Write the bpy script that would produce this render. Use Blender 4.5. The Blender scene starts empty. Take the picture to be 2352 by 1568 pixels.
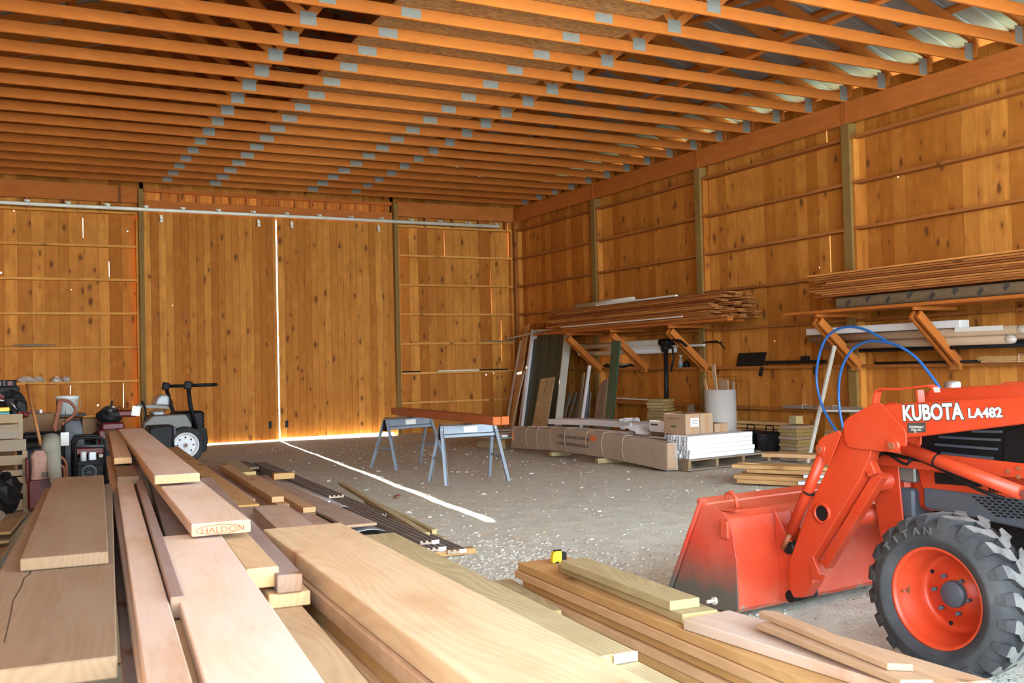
import bpy, bmesh, math, random
from mathutils import Vector, Matrix, noise
C = bpy.context.scene.collection
SC = bpy.context.scene
RND = random.Random(7)
PI = math.pi
V = Vector

# ------------------------------------------------------------------ camera
CAM = V((0.0, 0.0, 1.298))
FPX, CX, CY = 2293.5, 1176.0, 784.0
def _axes(yaw, pitch, roll):
    cy, sy, cp, sp = math.cos(yaw), math.sin(yaw), math.cos(pitch), math.sin(pitch)
    f = V((sy*cp, cy*cp, sp)); r = V((cy, -sy, 0)); u = r.cross(f)
    cr, sr = math.cos(roll), math.sin(roll)
    return cr*r + sr*u, -sr*r + cr*u, f
RT, UP, FW = _axes(.4807, .0237, -.0235)
cam_data = bpy.data.cameras.new('camera'); cam = bpy.data.objects.new('camera', cam_data); C.objects.link(cam)
cam.matrix_world = Matrix(((RT.x, UP.x, -FW.x, CAM.x), (RT.y, UP.y, -FW.y, CAM.y), (RT.z, UP.z, -FW.z, CAM.z), (0, 0, 0, 1)))
cam_data.sensor_width = 36; cam_data.lens = FPX/2352*36; cam_data.clip_start = .05; cam_data.clip_end = 300
cam_data.dof.use_dof = True; cam_data.dof.focus_distance = 6.0; cam_data.dof.aperture_fstop = 9
SC.camera = cam

# ------------------------------------------------------------------ light
SC.view_settings.view_transform = 'Standard'; SC.view_settings.look = 'None'
SC.view_settings.gamma = 1; SC.view_settings.use_curve_mapping = False
SC.view_settings.exposure = 3.75
SC.cycles.diffuse_bounces = 5; SC.cycles.max_bounces = 8
SC.cycles.sample_clamp_indirect = 8
SC.cycles.use_adaptive_sampling = True; SC.cycles.adaptive_threshold = .02
w = bpy.data.worlds.new('sky'); SC.world = w; w.use_nodes = True
nt = w.node_tree; bg = nt.nodes['Background']
tc = nt.nodes.new('ShaderNodeTexCoord'); sx = nt.nodes.new('ShaderNodeSeparateXYZ'); cr = nt.nodes.new('ShaderNodeValToRGB')
nt.links.new(tc.outputs['Generated'], sx.inputs[0]); nt.links.new(sx.outputs['Z'], cr.inputs[0]); nt.links.new(cr.outputs[0], bg.inputs[0])
cr.color_ramp.elements[0].position = 0.0; cr.color_ramp.elements[0].color = (.83, .93, 1.0, 1)
cr.color_ramp.elements[1].position = .8; cr.color_ramp.elements[1].color = (.58, .78, 1.0, 1)
bg.inputs[1].default_value = 1.4
sun_d = bpy.data.lights.new('sun', 'SUN'); sun = bpy.data.objects.new('sun', sun_d); C.objects.link(sun)
sun_d.energy = 15; sun_d.angle = math.radians(.53); sun_d.color = (1, .93, .8)
SUN_DIR = V((-.0862, -.932, -.352)).normalized()
sun.rotation_euler = (-SUN_DIR).to_track_quat('Z', 'Y').to_euler(); sun.location = (6, 40, 20)

# ------------------------------------------------------------------ measuring helpers: a sight line met with a plane of the building
def sight(px, py): return FW + RT*((px-CX)/FPX) - UP*((py-CY)/FPX)
def at_z(px, py, z=0.0):
    d = sight(px, py); return CAM + d*((z-CAM.z)/d.z)
def at_x(px, py, x):
    d = sight(px, py); return CAM + d*(x/d.x)
def at_y(px, py, y):
    d = sight(px, py); return CAM + d*(y/d.y)

# ------------------------------------------------------------------ mesh builder
def frame(x, z=V((0, 0, 1)), loc=V((0, 0, 0))):
    """matrix whose X axis is x and whose Z axis is near z"""
    x = V(x).normalized(); y = V(z).cross(x)
    if y.length < 1e-5: y = V((0, 1, 0)).cross(x)
    y.normalize(); zz = x.cross(y)
    m = Matrix((x, y, zz)).transposed().to_4x4(); m.translation = V(loc); return m
def T(x, y, z): return Matrix.Translation(V((x, y, z)))
def RX(a): return Matrix.Rotation(a, 4, 'X')
def RY(a): return Matrix.Rotation(a, 4, 'Y')
def RZ(a): return Matrix.Rotation(a, 4, 'Z')

class MB:
    def __init__(s, M=None):
        s.M = M or Matrix.Identity(4); s.v = []; s.f = []; s.g = []; s.t = []; s.sm = []; s.mi = []; s.mat = 0
    def _add(s, vs, fs, gs, tint, smooth=False):
        n = len(s.v); s.v += [s.M @ V(p) for p in vs]
        for k, f in enumerate(fs):
            s.f.append([i+n for i in f]); s.g.append([gs[i] for i in f]); s.t.append(tint[k] if isinstance(tint, list) else tint)
            s.sm.append(smooth if isinstance(smooth, bool) else smooth[k]); s.mi.append(s.mat)
    def box(s, M, size, tint=None, grain=0, seed=None, gref=None):
        """box centred in frame M; grain = local axis the fibre runs along"""
        sx, sy, sz = [d/2 for d in size]
        seed = seed or V((RND.uniform(0, 50), RND.uniform(-.15, .15), RND.uniform(0, 30)))
        tint = RND.random() if tint is None else tint
        if not isinstance(M, Matrix): M = T(*M)
        L = [V((a*sx, b*sy, c*sz)) for a in (-1, 1) for b in (-1, 1) for c in (-1, 1)]
        vs = [M @ p for p in L]
        def gc(p, q):
            if gref is not None: p = q - V(gref)
            k = (p.x, p.y, p.z) if grain == 0 else (p.y, p.x, p.z) if grain == 1 else (p.z, p.x, p.y) if grain == 2 else (p.z, p.y, p.x)
            return V(k) + seed
        gs = [gc(p, q) for p, q in zip(L, vs)]
        fs = [(0, 1, 3, 2), (4, 6, 7, 5), (0, 4, 5, 1), (2, 3, 7, 6), (0, 2, 6, 4), (1, 5, 7, 3)]
        e = {0: (0, 1), 1: (2, 3), 2: (4, 5), 3: (4, 5)}[grain]
        s._add(vs, fs, gs, [2.0+tint if k in e else tint for k in range(6)]); return s
    def bar(s, p0, p1, w, h, up=V((0, 0, 1)), tint=None, seed=None):
        p0, p1 = V(p0), V(p1); d = p1-p0
        return s.box(frame(d, up, (p0+p1)/2), (d.length, w, h), tint, 0, seed)
    def prism(s, pts, M, depth, tint=None, grain=0):
        """polygon (local x,y) pushed from z=0 to z=depth"""
        n = len(pts); tint = RND.random() if tint is None else tint
        if not isinstance(M, Matrix): M = T(*M)
        area = sum(pts[i][0]*pts[(i+1) % n][1]-pts[(i+1) % n][0]*pts[i][1] for i in range(n))
        if (area < 0) != (depth < 0): pts = pts[::-1]
        L = [V((x, y, 0)) for x, y in pts]+[V((x, y, depth)) for x, y in pts]
        sd = V((RND.uniform(0, 50), RND.uniform(-.1, .1), RND.uniform(0, 30)))
        gs = [(p if grain == 0 else V((p.y, p.x, p.z)))+sd for p in L]
        fs = [tuple(range(n-1, -1, -1)), tuple(range(n, 2*n))]+[(i, (i+1) % n, (i+1) % n+n, i+n) for i in range(n)]
        s._add([M @ p for p in L], fs, gs, tint); return s
    def tube(s, pts, r, n=10, closed=False, caps=True, tint=.5, smooth=True, squash=1.0):
        pts = [V(p) for p in pts]; N = len(pts); rs = r if isinstance(r, (list, tuple)) else [r]*N
        vs = []; prev = None
        for i, p in enumerate(pts):
            a = pts[i-1] if (i or closed) else p; b = pts[(i+1) % N] if (i < N-1 or closed) else p
            d = (b-a).normalized()
            if prev is None:
                x = d.cross(V((0, 0, 1)))
                if x.length < .1: x = d.cross(V((0, 1, 0)))
            else: x = prev - d*prev.dot(d)
            x.normalize(); prev = x; y = d.cross(x)
            for k in range(n):
                t = 2*PI*k/n; vs.append(p + x*(rs[i]*math.cos(t)) + y*(rs[i]*squash*math.sin(t)))
        fs = []; sm = []
        for i in range(N if closed else N-1):
            for k in range(n):
                j = (i+1) % N; fs.append((i*n+k, i*n+(k+1) % n, j*n+(k+1) % n, j*n+k)); sm.append(smooth)
        if caps and not closed:
            fs.append(tuple(range(n-1, -1, -1))); fs.append(tuple(range((N-1)*n, N*n))); sm += [False, False]
        s._add(vs, fs, [V(p) for p in vs], tint, sm); return s
    def cyl(s, p0, p1, r, n=20, tint=.5): return s.tube([p0, p1], r, n, tint=tint)
    def lathe(s, prof, M, n=32, tint=.5, a0=0, a1=2*PI, smooth=True, sharp=()):
        """profile of (radius, height) turned about local Z"""
        if not isinstance(M, Matrix): M = T(*M)
        full = abs(a1-a0-2*PI) < 1e-6; cols = n if full else n+1
        vs = []
        for (r, z) in prof:
            for k in range(cols):
                t = a0+(a1-a0)*k/n; vs.append(M @ V((r*math.cos(t), r*math.sin(t), z)))
        fs = []; P = len(prof)
        for i in range(P-1):
            for k in range(n):
                k2 = (k+1) % cols; fs.append((i*cols+k, i*cols+k2, (i+1)*cols+k2, (i+1)*cols+k))
        s._add(vs, fs, [V(p) for p in vs], tint, smooth); return s
    def mesh(s, vs, fs, tint=.5, smooth=False, gs=None):
        s._add(vs, fs, gs or [V(p) for p in vs], tint, smooth); return s
    def build(s, name, mat, parent=None, bevel=0.0, label=None, subsurf=0, segs=1, autosmooth=None):
        me = bpy.data.meshes.new(name)
        lo = [min(p[i] for p in s.v) for i in range(3)]; hi = [max(p[i] for p in s.v) for i in range(3)]
        org = V(((lo[0]+hi[0])/2, (lo[1]+hi[1])/2, lo[2]))
        me.from_pydata([p-org for p in s.v], [], s.f)
        me.attributes.new('grain', 'FLOAT_VECTOR', 'CORNER'); me.attributes.new('tint', 'FLOAT', 'CORNER')
        gl = []; tl = []
        for g, t in zip(s.g, s.t):
            for p in g: gl += [p[0], p[1], p[2]]; tl.append(t)
        me.attributes['grain'].data.foreach_set('vector', gl); me.attributes['tint'].data.foreach_set('value', tl)
        me.polygons.foreach_set('use_smooth', s.sm)
        for m in (mat if isinstance(mat, (list, tuple)) else [mat]): me.materials.append(m)
        me.polygons.foreach_set('material_index', s.mi)
        me.update()
        o = bpy.data.objects.new(name, me); C.objects.link(o)
        if parent is not None:
            o.parent = parent; o.location = org - world_loc(parent)
        else: o.location = org
        if bevel:
            b = o.modifiers.new('edge', 'BEVEL'); b.width = bevel; b.segments = segs; b.limit_method = 'ANGLE'; b.angle_limit = math.radians(40)
        if subsurf:
            b = o.modifiers.new('smooth', 'SUBSURF'); b.levels = subsurf; b.render_levels = subsurf
        if label: o['label'] = label
        return o

def world_loc(o):
    p = V((0, 0, 0))
    while o is not None: p = p + o.location; o = o.parent
    return p
def tag(o, label, cat, group=None, kind=None):
    o['label'] = label; o['category'] = cat
    if group: o['group'] = group
    if kind: o['kind'] = kind
    return o
def thing(name, label, cat, loc=(0, 0, 0), group=None):
    o = bpy.data.objects.new(name, None); C.objects.link(o); o.empty_display_size = .1
    o.location = V(loc); return tag(o, label, cat, group)
def struct(o, label=None):
    o['kind'] = 'structure'
    if label: o['label'] = label
    return o
def kids(o): return [c for c in bpy.data.objects if c.parent == o]
def dup(o, loc=None, rot=None, label=None, tree=None):
    """copy of a thing with copies of its parts and sub-parts"""
    r = o.copy(); C.objects.link(r)
    if loc is not None: r.location = V(loc)
    if rot is not None: r.rotation_euler = rot
    if label: r['label'] = label
    for ch in (tree if tree is not None else kids(o)):
        c = ch.copy(); C.objects.link(c); c.parent = r
        for g in kids(ch):
            d = g.copy(); C.objects.link(d); d.parent = c
    return r
ORD = ['first', 'second', 'third', 'fourth', 'fifth', 'sixth', 'seventh', 'eighth', 'ninth', 'tenth', 'eleventh', 'twelfth', 'thirteenth', 'fourteenth', 'fifteenth', 'sixteenth', 'seventeenth', 'eighteenth', 'nineteenth', 'twentieth', 'twenty-first', 'twenty-second', 'twenty-third', 'twenty-fourth', 'twenty-fifth', 'twenty-sixth', 'twenty-seventh', 'twenty-eighth', 'twenty-ninth', 'thirtieth']

# ------------------------------------------------------------------ materials
class NT:
    def __init__(s, name):
        s.m = bpy.data.materials.new(name); s.m.use_nodes = True; s.t = s.m.node_tree
        s.b = s.t.nodes['Principled BSDF']
    def n(s, typ, **kw):
        x = s.t.nodes.new('ShaderNode'+typ)
        for k, v in kw.items(): setattr(x, k, v)
        return x
    def l(s, a, b): s.t.links.new(a, b)
    def val(s, inp, v):
        if hasattr(v, 'default_value') or hasattr(v, 'is_output'): s.l(v, inp)
        else: inp.default_value = v
    def math(s, op, a, b=0.0, c=None):
        x = s.n('Math', operation=op); s.val(x.inputs[0], a); s.val(x.inputs[1], b)
        if c is not None: s.val(x.inputs[2], c)
        return x.outputs[0]
    def vmath(s, op, a, b):
        x = s.n('VectorMath', operation=op); s.val(x.inputs[0], a); s.val(x.inputs[1], b); return x.outputs[0]
    def mix(s, f, a, b, typ='MIX'):
        x = s.n('Mix', data_type='RGBA', blend_type=typ); s.val(x.inputs[0], f)
        s.val(x.inputs[6], (*a, 1) if isinstance(a, tuple) and len(a) == 3 else a)
        s.val(x.inputs[7], (*b, 1) if isinstance(b, tuple) and len(b) == 3 else b); return x.outputs[2]
    def noise(s, vec, scale, detail=3, rough=.5, dist=0):
        x = s.n('TexNoise'); s.l(vec, x.inputs['Vector']); x.inputs['Scale'].default_value = scale
        x.inputs['Detail'].default_value = detail; x.inputs['Roughness'].default_value = rough; x.inputs['Distortion'].default_value = dist
        return x.outputs['Fac']
    def ramp(s, f, stops, interp='LINEAR'):
        x = s.n('ValToRGB'); s.l(f, x.inputs[0]); e = x.color_ramp; e.interpolation = interp
        while len(e.elements) < len(stops): e.elements.new(.5)
        for el, (p, c) in zip(e.elements, stops):
            el.position = p; el.color = (*c, 1) if isinstance(c, tuple) else (c, c, c, 1)
        return x.outputs[0]
    def attr(s, name):
        x = s.n('Attribute'); x.attribute_name = name; return x
    def bump(s, h, strength=.3, dist=.01):
        x = s.n('Bump'); x.inputs['Strength'].default_value = strength; x.inputs['Distance'].default_value = dist
        s.l(h, x.inputs['Height']); s.l(x.outputs[0], s.b.inputs['Normal'])

def hexc(r, g, b):
    f = lambda c: (c/255/12.92) if c/255 <= .04045 else ((c/255+.055)/1.055)**2.4
    return (f(r), f(g), f(b))

def wood(name, light, dark, knot=(.15, .055, .018), knots=1.0, ring=.35, rough=.75, tintamt=1.0, fibre=.25, grey=None, kscale=1.0, spec=.15, end=None, mottle=.28):
    m = NT(name); P = m.attr('grain').outputs['Vector']; traw = m.attr('tint').outputs['Fac']
    isend = m.math('GREATER_THAN', traw, 1.5); tint = m.math('SUBTRACT', traw, m.math('MULTIPLY', isend, 2.0))
    sep = m.n('SeparateXYZ'); m.l(P, sep.inputs[0])
    # growth rings seen as cathedral grain: distance from a wandering pith
    pv = m.vmath('MULTIPLY', P, (.55, 2.5, 2.5)); wob = m.noise(pv, 1.0, 2)
    ry = m.math('ADD', sep.outputs[1], m.math('MULTIPLY', m.math('SUBTRACT', wob, .5), .5))
    # rings use the across coordinate with the pith some centimetres below the face
    rr = m.math('SQRT', m.math('ADD', m.math('MULTIPLY', ry, ry), .0022))
    rs = m.math('SINE', m.math('MULTIPLY', rr, 330.0))
    rings = m.math('MULTIPLY_ADD', rs, .5, .5)
    # knots
    kv = m.vmath('MULTIPLY', P, (3.4*kscale, 7.0*kscale, 1.0))
    kd = m.n('TexNoise'); m.l(m.vmath('MULTIPLY', P, (14, 22, 0)), kd.inputs['Vector']); kd.inputs['Scale'].default_value = 1; kd.inputs['Detail'].default_value = 2
    kv2 = m.vmath('ADD', kv, m.vmath('MULTIPLY', m.vmath('SUBTRACT', kd.outputs['Color'], (.5, .5, .5)), (.22, .3, 0)))
    kf = m.vmath('MULTIPLY', kv2, (1, 1, .15))
    vo = m.n('TexVoronoi', voronoi_dimensions='3D'); m.l(kf, vo.inputs['Vector']); vo.inputs['Scale'].default_value = 1.0; vo.inputs['Randomness'].default_value = 1
    keep = m.n('SeparateColor'); m.l(vo.outputs['Color'], keep.inputs[0])
    gate = m.math('GREATER_THAN', keep.outputs[0], 1-.62*knots)
    size = m.math('MULTIPLY_ADD', keep.outputs[1], .20, .08)
    nd = m.math('DIVIDE', vo.outputs['Distance'], size)
    kn = m.ramp(nd, [(0, 1.0), (.62, .95), (.85, .35), (1.0, .0)]); halo = m.ramp(m.math('MULTIPLY', nd, .4), [(0, 1.0), (.35, .75), (.95, 0.0)])
    knm = m.math('MULTIPLY', kn, gate); hm = m.math('MULTIPLY', halo, gate)
    # colour
    streak = m.noise(m.vmath('MULTIPLY', P, (.9, 16, 16)), 1.0, 3, .6)
    fib = m.noise(m.vmath('MULTIPLY', P, (7, 260, 260)), 1.0, 2)
    patch = m.noise(m.vmath('MULTIPLY', P, (1.3, 4, 4)), 1.0, 2)
    base = m.mix(m.math('MULTIPLY', m.math('SUBTRACT', tint, .0), .80*tintamt), light, dark)
    base = m.mix(m.ramp(streak, [(.35, 0.0), (.7, .55)]), base, m.mix(.75, light, dark))
    base = m.mix(m.math('MULTIPLY', rings, ring), base, tuple(d*.82 for d in dark))
    base = m.mix(m.ramp(patch, [(.42, 0.0), (.72, .45)]), base, dark)
    mott = m.noise(m.vmath('MULTIPLY', P, (4.5, 9, 9)), 1.0, 4, .6)
    base = m.mix(m.ramp(mott, [(.50, 0.0), (.72, mottle)]), base, tuple(a*.55+b*.45 for a, b in zip(dark, (.30, .12, .07))))
    base = m.mix(m.ramp(mott, [(.28, mottle*.8), (.46, 0.0)]), base, tuple(min(1, a*1.12+.02) for a in light))
    base = m.mix(m.math('MULTIPLY', m.math('SUBTRACT', fib, .3), fibre), base, tuple(d*.5 for d in dark))
    if grey: base = m.mix(m.ramp(m.noise(m.vmath('MULTIPLY', P, (1.5, 7, 7)), 1.0, 4, .65), [(.36, 0.0), (.62, .85)]), base, grey)
    base = m.mix(m.math('MULTIPLY', hm, .55), base, tuple(a*.5+b*.5 for a, b in zip(dark, (.3, .11, .03))))
    base = m.mix(m.math('MULTIPLY', knm, .9), base, knot)
    ec = tuple(min(1, v) for v in (end or (dark[0]*1.15+.03, dark[1]*1.08+.015, dark[2]*.9)))
    base = m.mix(m.math('MULTIPLY', isend, .85), base, m.mix(m.math('MULTIPLY', rings, .35), ec, tuple(v*.7 for v in ec)))
    m.l(base, m.b.inputs['Base Color']); m.b.inputs['Roughness'].default_value = rough
    m.b.inputs['Specular IOR Level'].default_value = spec
    m.bump(m.math('ADD', m.math('MULTIPLY', fib, .5), m.math('MULTIPLY', rings, .15)), .25, .002)
    return m.m

def plain(name, col, rough=.5, metal=0.0, spec=.5, grime=None, gscale=6, gamt=.5, bump=0, coat=0, coord='Object'):
    m = NT(name); tcn = m.n('TexCoord'); P = tcn.outputs[coord]
    n1 = m.noise(P, gscale, 4, .6)
    g = grime or tuple(c*.6 for c in col)
    c = m.mix(m.ramp(n1, [(.42, 0.0), (.75, gamt)]), col, g)
    m.l(c, m.b.inputs['Base Color']); m.b.inputs['Roughness'].default_value = rough
    m.b.inputs['Metallic'].default_value = metal; m.b.inputs['Specular IOR Level'].default_value = spec
    m.b.inputs['Coat Weight'].default_value = coat
    if bump: m.bump(m.noise(P, gscale*8, 3), bump, .004)
    return m.m
M = {}
M['wall'] = wood('wall pine planks', (.80, .365, .075), (.38, .12, .014), knots=1.15, ring=.10, tintamt=1.2, rough=.7)
M['chord'] = wood('truss pine', (.62, .215, .042), (.40, .11, .018), knots=.6, ring=.16, rough=.7)
M['girt'] = wood('girt pine', (.50, .20, .055), (.33, .11, .025), knots=.5, ring=.15)
M['post'] = wood('treated post', (.34, .215, .07), (.20, .12, .035), knots=.4, ring=.25, knot=(.12, .07, .03))
M['beam'] = wood('girder pine', (.58, .19, .045), (.38, .11, .02), knots=.4, ring=.15)
M['osb'] = None
M['stackred'] = wood('rough red boards', (.78, .34, .09), (.24, .065, .015), knots=.5, ring=.15, tintamt=1.35, end=(.36, .15, .045))
M['lumber'] = wood('fresh lumber', (.72, .50, .30), (.56, .33, .16), knots=.45, ring=.3, knot=(.36, .2, .10), kscale=.6, end=(.56, .36, .18))
M['amber'] = wood('amber lumber', (.66, .43, .2), (.48, .27, .10), knots=.5, ring=.3, knot=(.22, .1, .04), kscale=.7)
M['fir'] = wood('dusty fir planks', (.24, .16, .098), (.165, .10, .058), knots=.35, ring=.35, knot=(.14, .07, .045), grey=(.215, .155, .105), kscale=.5, end=(.22, .14, .08))
M['oldfir'] = wood('weathered planks', (.40, .29, .2), (.27, .18, .12), knots=.4, ring=.3, grey=(.34, .28, .22))
M['treated'] = wood('green treated lumber', (.56, .48, .29), (.42, .34, .18), knots=.35, ring=.55, knot=(.25, .17, .07), kscale=.5)
M['pallet'] = wood('pallet wood', (.50, .38, .20), (.32, .22, .11), knots=.5, ring=.2, grey=(.28, .23, .16))
M['greywood'] = wood('grey pallet wood', (.36, .28, .18), (.24, .17, .10), knots=.3, ring=.2, grey=(.28, .245, .20))
M['redcedar'] = wood('stained cedar beams', (.52, .155, .045), (.38, .095, .025), knots=.2, ring=.15, rough=.5)
M['handle'] = wood('ash handle', (.50, .22, .08), (.38, .15, .05), knots=0, ring=.1, rough=.5)

def osb(name='osb', a=(.50, .27, .10), b=(.30, .13, .04)):
    m = NT(name); P = m.n('TexCoord').outputs['Object']
    v1 = m.n('TexVoronoi'); m.l(m.vmath('MULTIPLY', P, (22, 40, 30)), v1.inputs['Vector']); v1.inputs['Scale'].default_value = 1
    c1 = m.n('SeparateColor'); m.l(v1.outputs['Color'], c1.inputs[0])
    m.l(m.mix(c1.outputs[0], a, b), m.b.inputs['Base Color']); m.b.inputs['Roughness'].default_value = .8
    m.bump(c1.outputs[1], .2, .002); return m.m
M['osb'] = osb(); M['osb_tan'] = osb('osb offcut', (.52, .38, .2), (.36, .24, .11))

def dirt():
    m = NT('dirt floor'); P = m.n('NewGeometry').outputs['Position']
    a = m.noise(P, .45, 5, .6); b = m.noise(P, 5.0, 6, .65); c = m.noise(P, 42, 4, .7); d = m.noise(P, 160, 2)
    vo = m.n('TexVoronoi'); m.l(P, vo.inputs['Vector']); vo.inputs['Scale'].default_value = 38
    vo2 = m.n('TexVoronoi'); m.l(P, vo2.inputs['Vector']); vo2.inputs['Scale'].default_value = 15
    ks = m.n('SeparateColor'); m.l(vo.outputs['Color'], ks.inputs[0]); ks2 = m.n('SeparateColor'); m.l(vo2.outputs['Color'], ks2.inputs[0])
    col = m.mix(m.ramp(a, [(.3, 0.0), (.7, 1.0)]), (.58, .60, .51), (.72, .755, .65))
    col = m.mix(m.ramp(b, [(.35, 0.0), (.7, .7)]), col, (.44, .43, .36))
    col = m.mix(m.ramp(c, [(.45, 0.0), (.8, .55)]), col, (.74, .68, .58))
    peb = m.math('MULTIPLY', m.math('GREATER_THAN', ks.outputs[0], .72), m.ramp(vo.outputs['Distance'], [(.0, 1.0), (.3, .9), (.42, 0.0)]))
    col = m.mix(m.math('MULTIPLY', peb, .5), col, m.mix(ks.outputs[1], (.40, .35, .28), (.74, .70, .62)))
    peb2 = m.math('MULTIPLY', m.math('GREATER_THAN', ks2.outputs[0], .9), m.ramp(vo2.outputs['Distance'], [(.0, 1.0), (.22, .9), (.3, 0.0)]))
    col = m.mix(m.math('MULTIPLY', peb2, .5), col, m.mix(ks2.outputs[1], (.42, .36, .29), (.74, .69, .6)))
    sp = m.n('SeparateXYZ'); m.l(P, sp.inputs[0])
    deep = m.ramp(m.math('DIVIDE', m.math('ADD', sp.outputs[1], m.math('MULTIPLY', m.math('SUBTRACT', a, .5), 6.0)), 20.0), [(.34, 0.0), (.62, 1.0)])
    col = m.mix(m.math('MULTIPLY', deep, .55), col, m.mix(b, (.46, .36, .22), (.70, .60, .42)))
    m.l(col, m.b.inputs['Base Color']); m.b.inputs['Roughness'].default_value = .95; m.b.inputs['Specular IOR Level'].default_value = .15
    h = m.math('ADD', m.math('ADD', m.math('MULTIPLY', b, 1.2), m.math('MULTIPLY', c, .9)), m.math('ADD', m.math('MULTIPLY', peb, .5), m.math('MULTIPLY', peb2, .9)))
    m.bump(m.math('ADD', h, m.math('MULTIPLY', d, .3)), .9, .012)
    return m.m
M['dirt'] = dirt()
M['stone'] = plain('stones', (.46, .44, .385), .9, grime=(.33, .28, .22), gscale=9, gamt=.9)
M['tin'] = plain('galvanised roof sheet', (.30, .31, .31), .6, .1, grime=(.20, .21, .21), gscale=2)
M['plate'] = plain('truss plate steel', (.27, .28, .28), .5, .4, gscale=30)
M['galv'] = plain('galvanised steel', (.62, .61, .54), .45, .35, gscale=4)
M['steelgrey'] = plain('grey enamel', (.235, .28, .335), .45, .2, grime=(.16, .18, .2), gscale=9, gamt=.4)
M['white'] = plain('white vinyl', (.80, .81, .82), .4, grime=(.66, .66, .64), gscale=3, gamt=.3)
M['cream'] = plain('cream pvc', (.56, .52, .42), .45, grime=(.42, .38, .3), gscale=3, gamt=.5)
M['black'] = plain('black steel', (.007, .007, .008), .55, 0, spec=.25, gscale=8, gamt=.3)
M['blackp'] = plain('black plastic', (.010, .011, .012), .6, spec=.25, gscale=8, gamt=.3)
M['blacktub'] = plain('dusty black tub', (.02, .023, .03), .55, grime=(.16, .17, .17), gscale=5, gamt=.7)
M['card'] = plain('cardboard', (.40, .265, .165), .85, grime=(.33, .22, .14), gscale=5, gamt=.5)
M['cardbrown'] = plain('brown packing card', (.42, .33, .245), .85, grime=(.34, .26, .19), gscale=4, gamt=.6)
M['carddark'] = plain('old cardboard', (.22, .125, .06), .9, gscale=3)
M['tape'] = plain('packing tape', (.42, .24, .12), .3, gscale=3, gamt=.2)
M['label'] = plain('paper label', (.78, .77, .72), .6, gscale=30, gamt=.2)
M['orangelabel'] = plain('orange label', (.85, .20, .05), .6, gscale=20, gamt=.2)
M['ink'] = plain('black ink', (.05, .045, .04), .7, gscale=40, gamt=.3)
M['green'] = plain('green laminate', (.018, .045, .038), .35, grime=(.03, .06, .05), gscale=3)
M['greencl'] = plain('green sleeve', (.03, .085, .05), .35, grime=(.015, .05, .03), gscale=7, gamt=.8)
M['cementgrey'] = plain('grey siding', (.58, .59, .62), .6, grime=(.25, .25, .26), gscale=2)
M['tealgrey'] = plain('teal grey plastic', (.30, .37, .37), .4, gscale=2, gamt=.3)
M['brownsheet'] = wood('dusty brown plank', (.50, .375, .285), (.38, .27, .20), knots=0, ring=.1, grey=(.46, .38, .31))
M['bluehose'] = plain('blue hose', (.03, .16, .52), .35, gscale=12, gamt=.3)
M['tubgrey'] = plain('grey pvc drum', (.52, .49, .45), .5, grime=(.42, .38, .33), gscale=2, gamt=.5)
M['pail'] = plain('white pail', (.70, .72, .68), .4, gscale=5, gamt=.3)
M['rust'] = plain('rusty orange frame', (.27, .075, .03), .6, grime=(.12, .04, .02), gscale=12, gamt=.7)
M['rubber'] = plain('tyre rubber', (.030, .031, .034), .75, grime=(.12, .115, .11), gscale=5, gamt=.45, bump=.15, spec=.3)
M['rubbertop'] = plain('dusty tyre lugs', (.19, .185, .175), .9, grime=(.05, .05, .055), gscale=16, gamt=.8, bump=.3)
M['silver'] = plain('brushed aluminium', (.42, .42, .43), .35, .8, gscale=5, gamt=.3)
M['red'] = plain('dark red enamel', (.11, .006, .006), .45, gscale=6, gamt=.4)
M['seat'] = plain('grey vinyl seat', (.25, .235, .20), .5, gscale=5, gamt=.3)
M['tankgrey'] = plain('mower body grey', (.17, .165, .145), .45, gscale=4, gamt=.4)
M['bag'] = plain('tan paper bag', (.42, .25, .19), .8, gscale=6, gamt=.5, bump=.3)
M['concrete'] = plain('mottled tube', (.30, .29, .23), .9, grime=(.17, .17, .13), gscale=7, gamt=.8)
M['yellow'] = plain('yellow case', (.80, .55, .03), .4, gscale=10, gamt=.3)
M['cyan'] = plain('cyan tub', (.06, .32, .42), .5, gscale=10, gamt=.2)
M['clear'] = plain('crumpled plastic bag', (.5, .45, .4), .25, gscale=14, gamt=.8, spec=.8)
M['siding'] = plain('brown deck board', (.22, .19, .17), .6, grime=(.11, .095, .085), gscale=7, gamt=.6)
M['sidingend'] = plain('deck board end', (.40, .32, .24), .8, gscale=9)
M['dull'] = plain('dull wrap', (.17, .12, .07), .9, spec=.1, grime=(.11, .085, .055), gscale=9, gamt=.6)
M['grass'] = plain('yard grass', (.06, .085, .035), .95, grime=(.10, .10, .05), gscale=2, gamt=.6)
M['blond'] = wood('blond knotty plank', (.62, .47, .30), (.50, .33, .18), knots=.9, ring=.3, knot=(.40, .20, .11), kscale=.75)
M['plum'] = wood('plum grey planks', (.33, .225, .19), (.22, .145, .12), knots=.3, ring=.25, grey=(.27, .22, .2))
M['tan'] = wood('tan fir', (.56, .38, .24), (.42, .27, .16), knots=.3, ring=.3)
M['palefir'] = wood('pale fir planks', (.68, .545, .41), (.53, .37, .26), knots=.35, ring=.25, knot=(.45, .25, .17), grey=(.62, .50, .42), kscale=.5, end=(.54, .33, .16))
M['midfir'] = wood('tan dusty fir', (.56, .40, .28), (.42, .27, .18), knots=.35, ring=.25, knot=(.3, .15, .09), grey=(.50, .39, .32), kscale=.5, end=(.50, .29, .14))
M['block'] = wood('treated blocks', (.40, .31, .15), (.27, .19, .08), knots=.3, ring=.4, knot=(.14, .08, .03))
M['seatgrey'] = plain('shiny grey vinyl', (.30, .31, .33), .25, spec=.8, gscale=5, gamt=.3)
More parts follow.
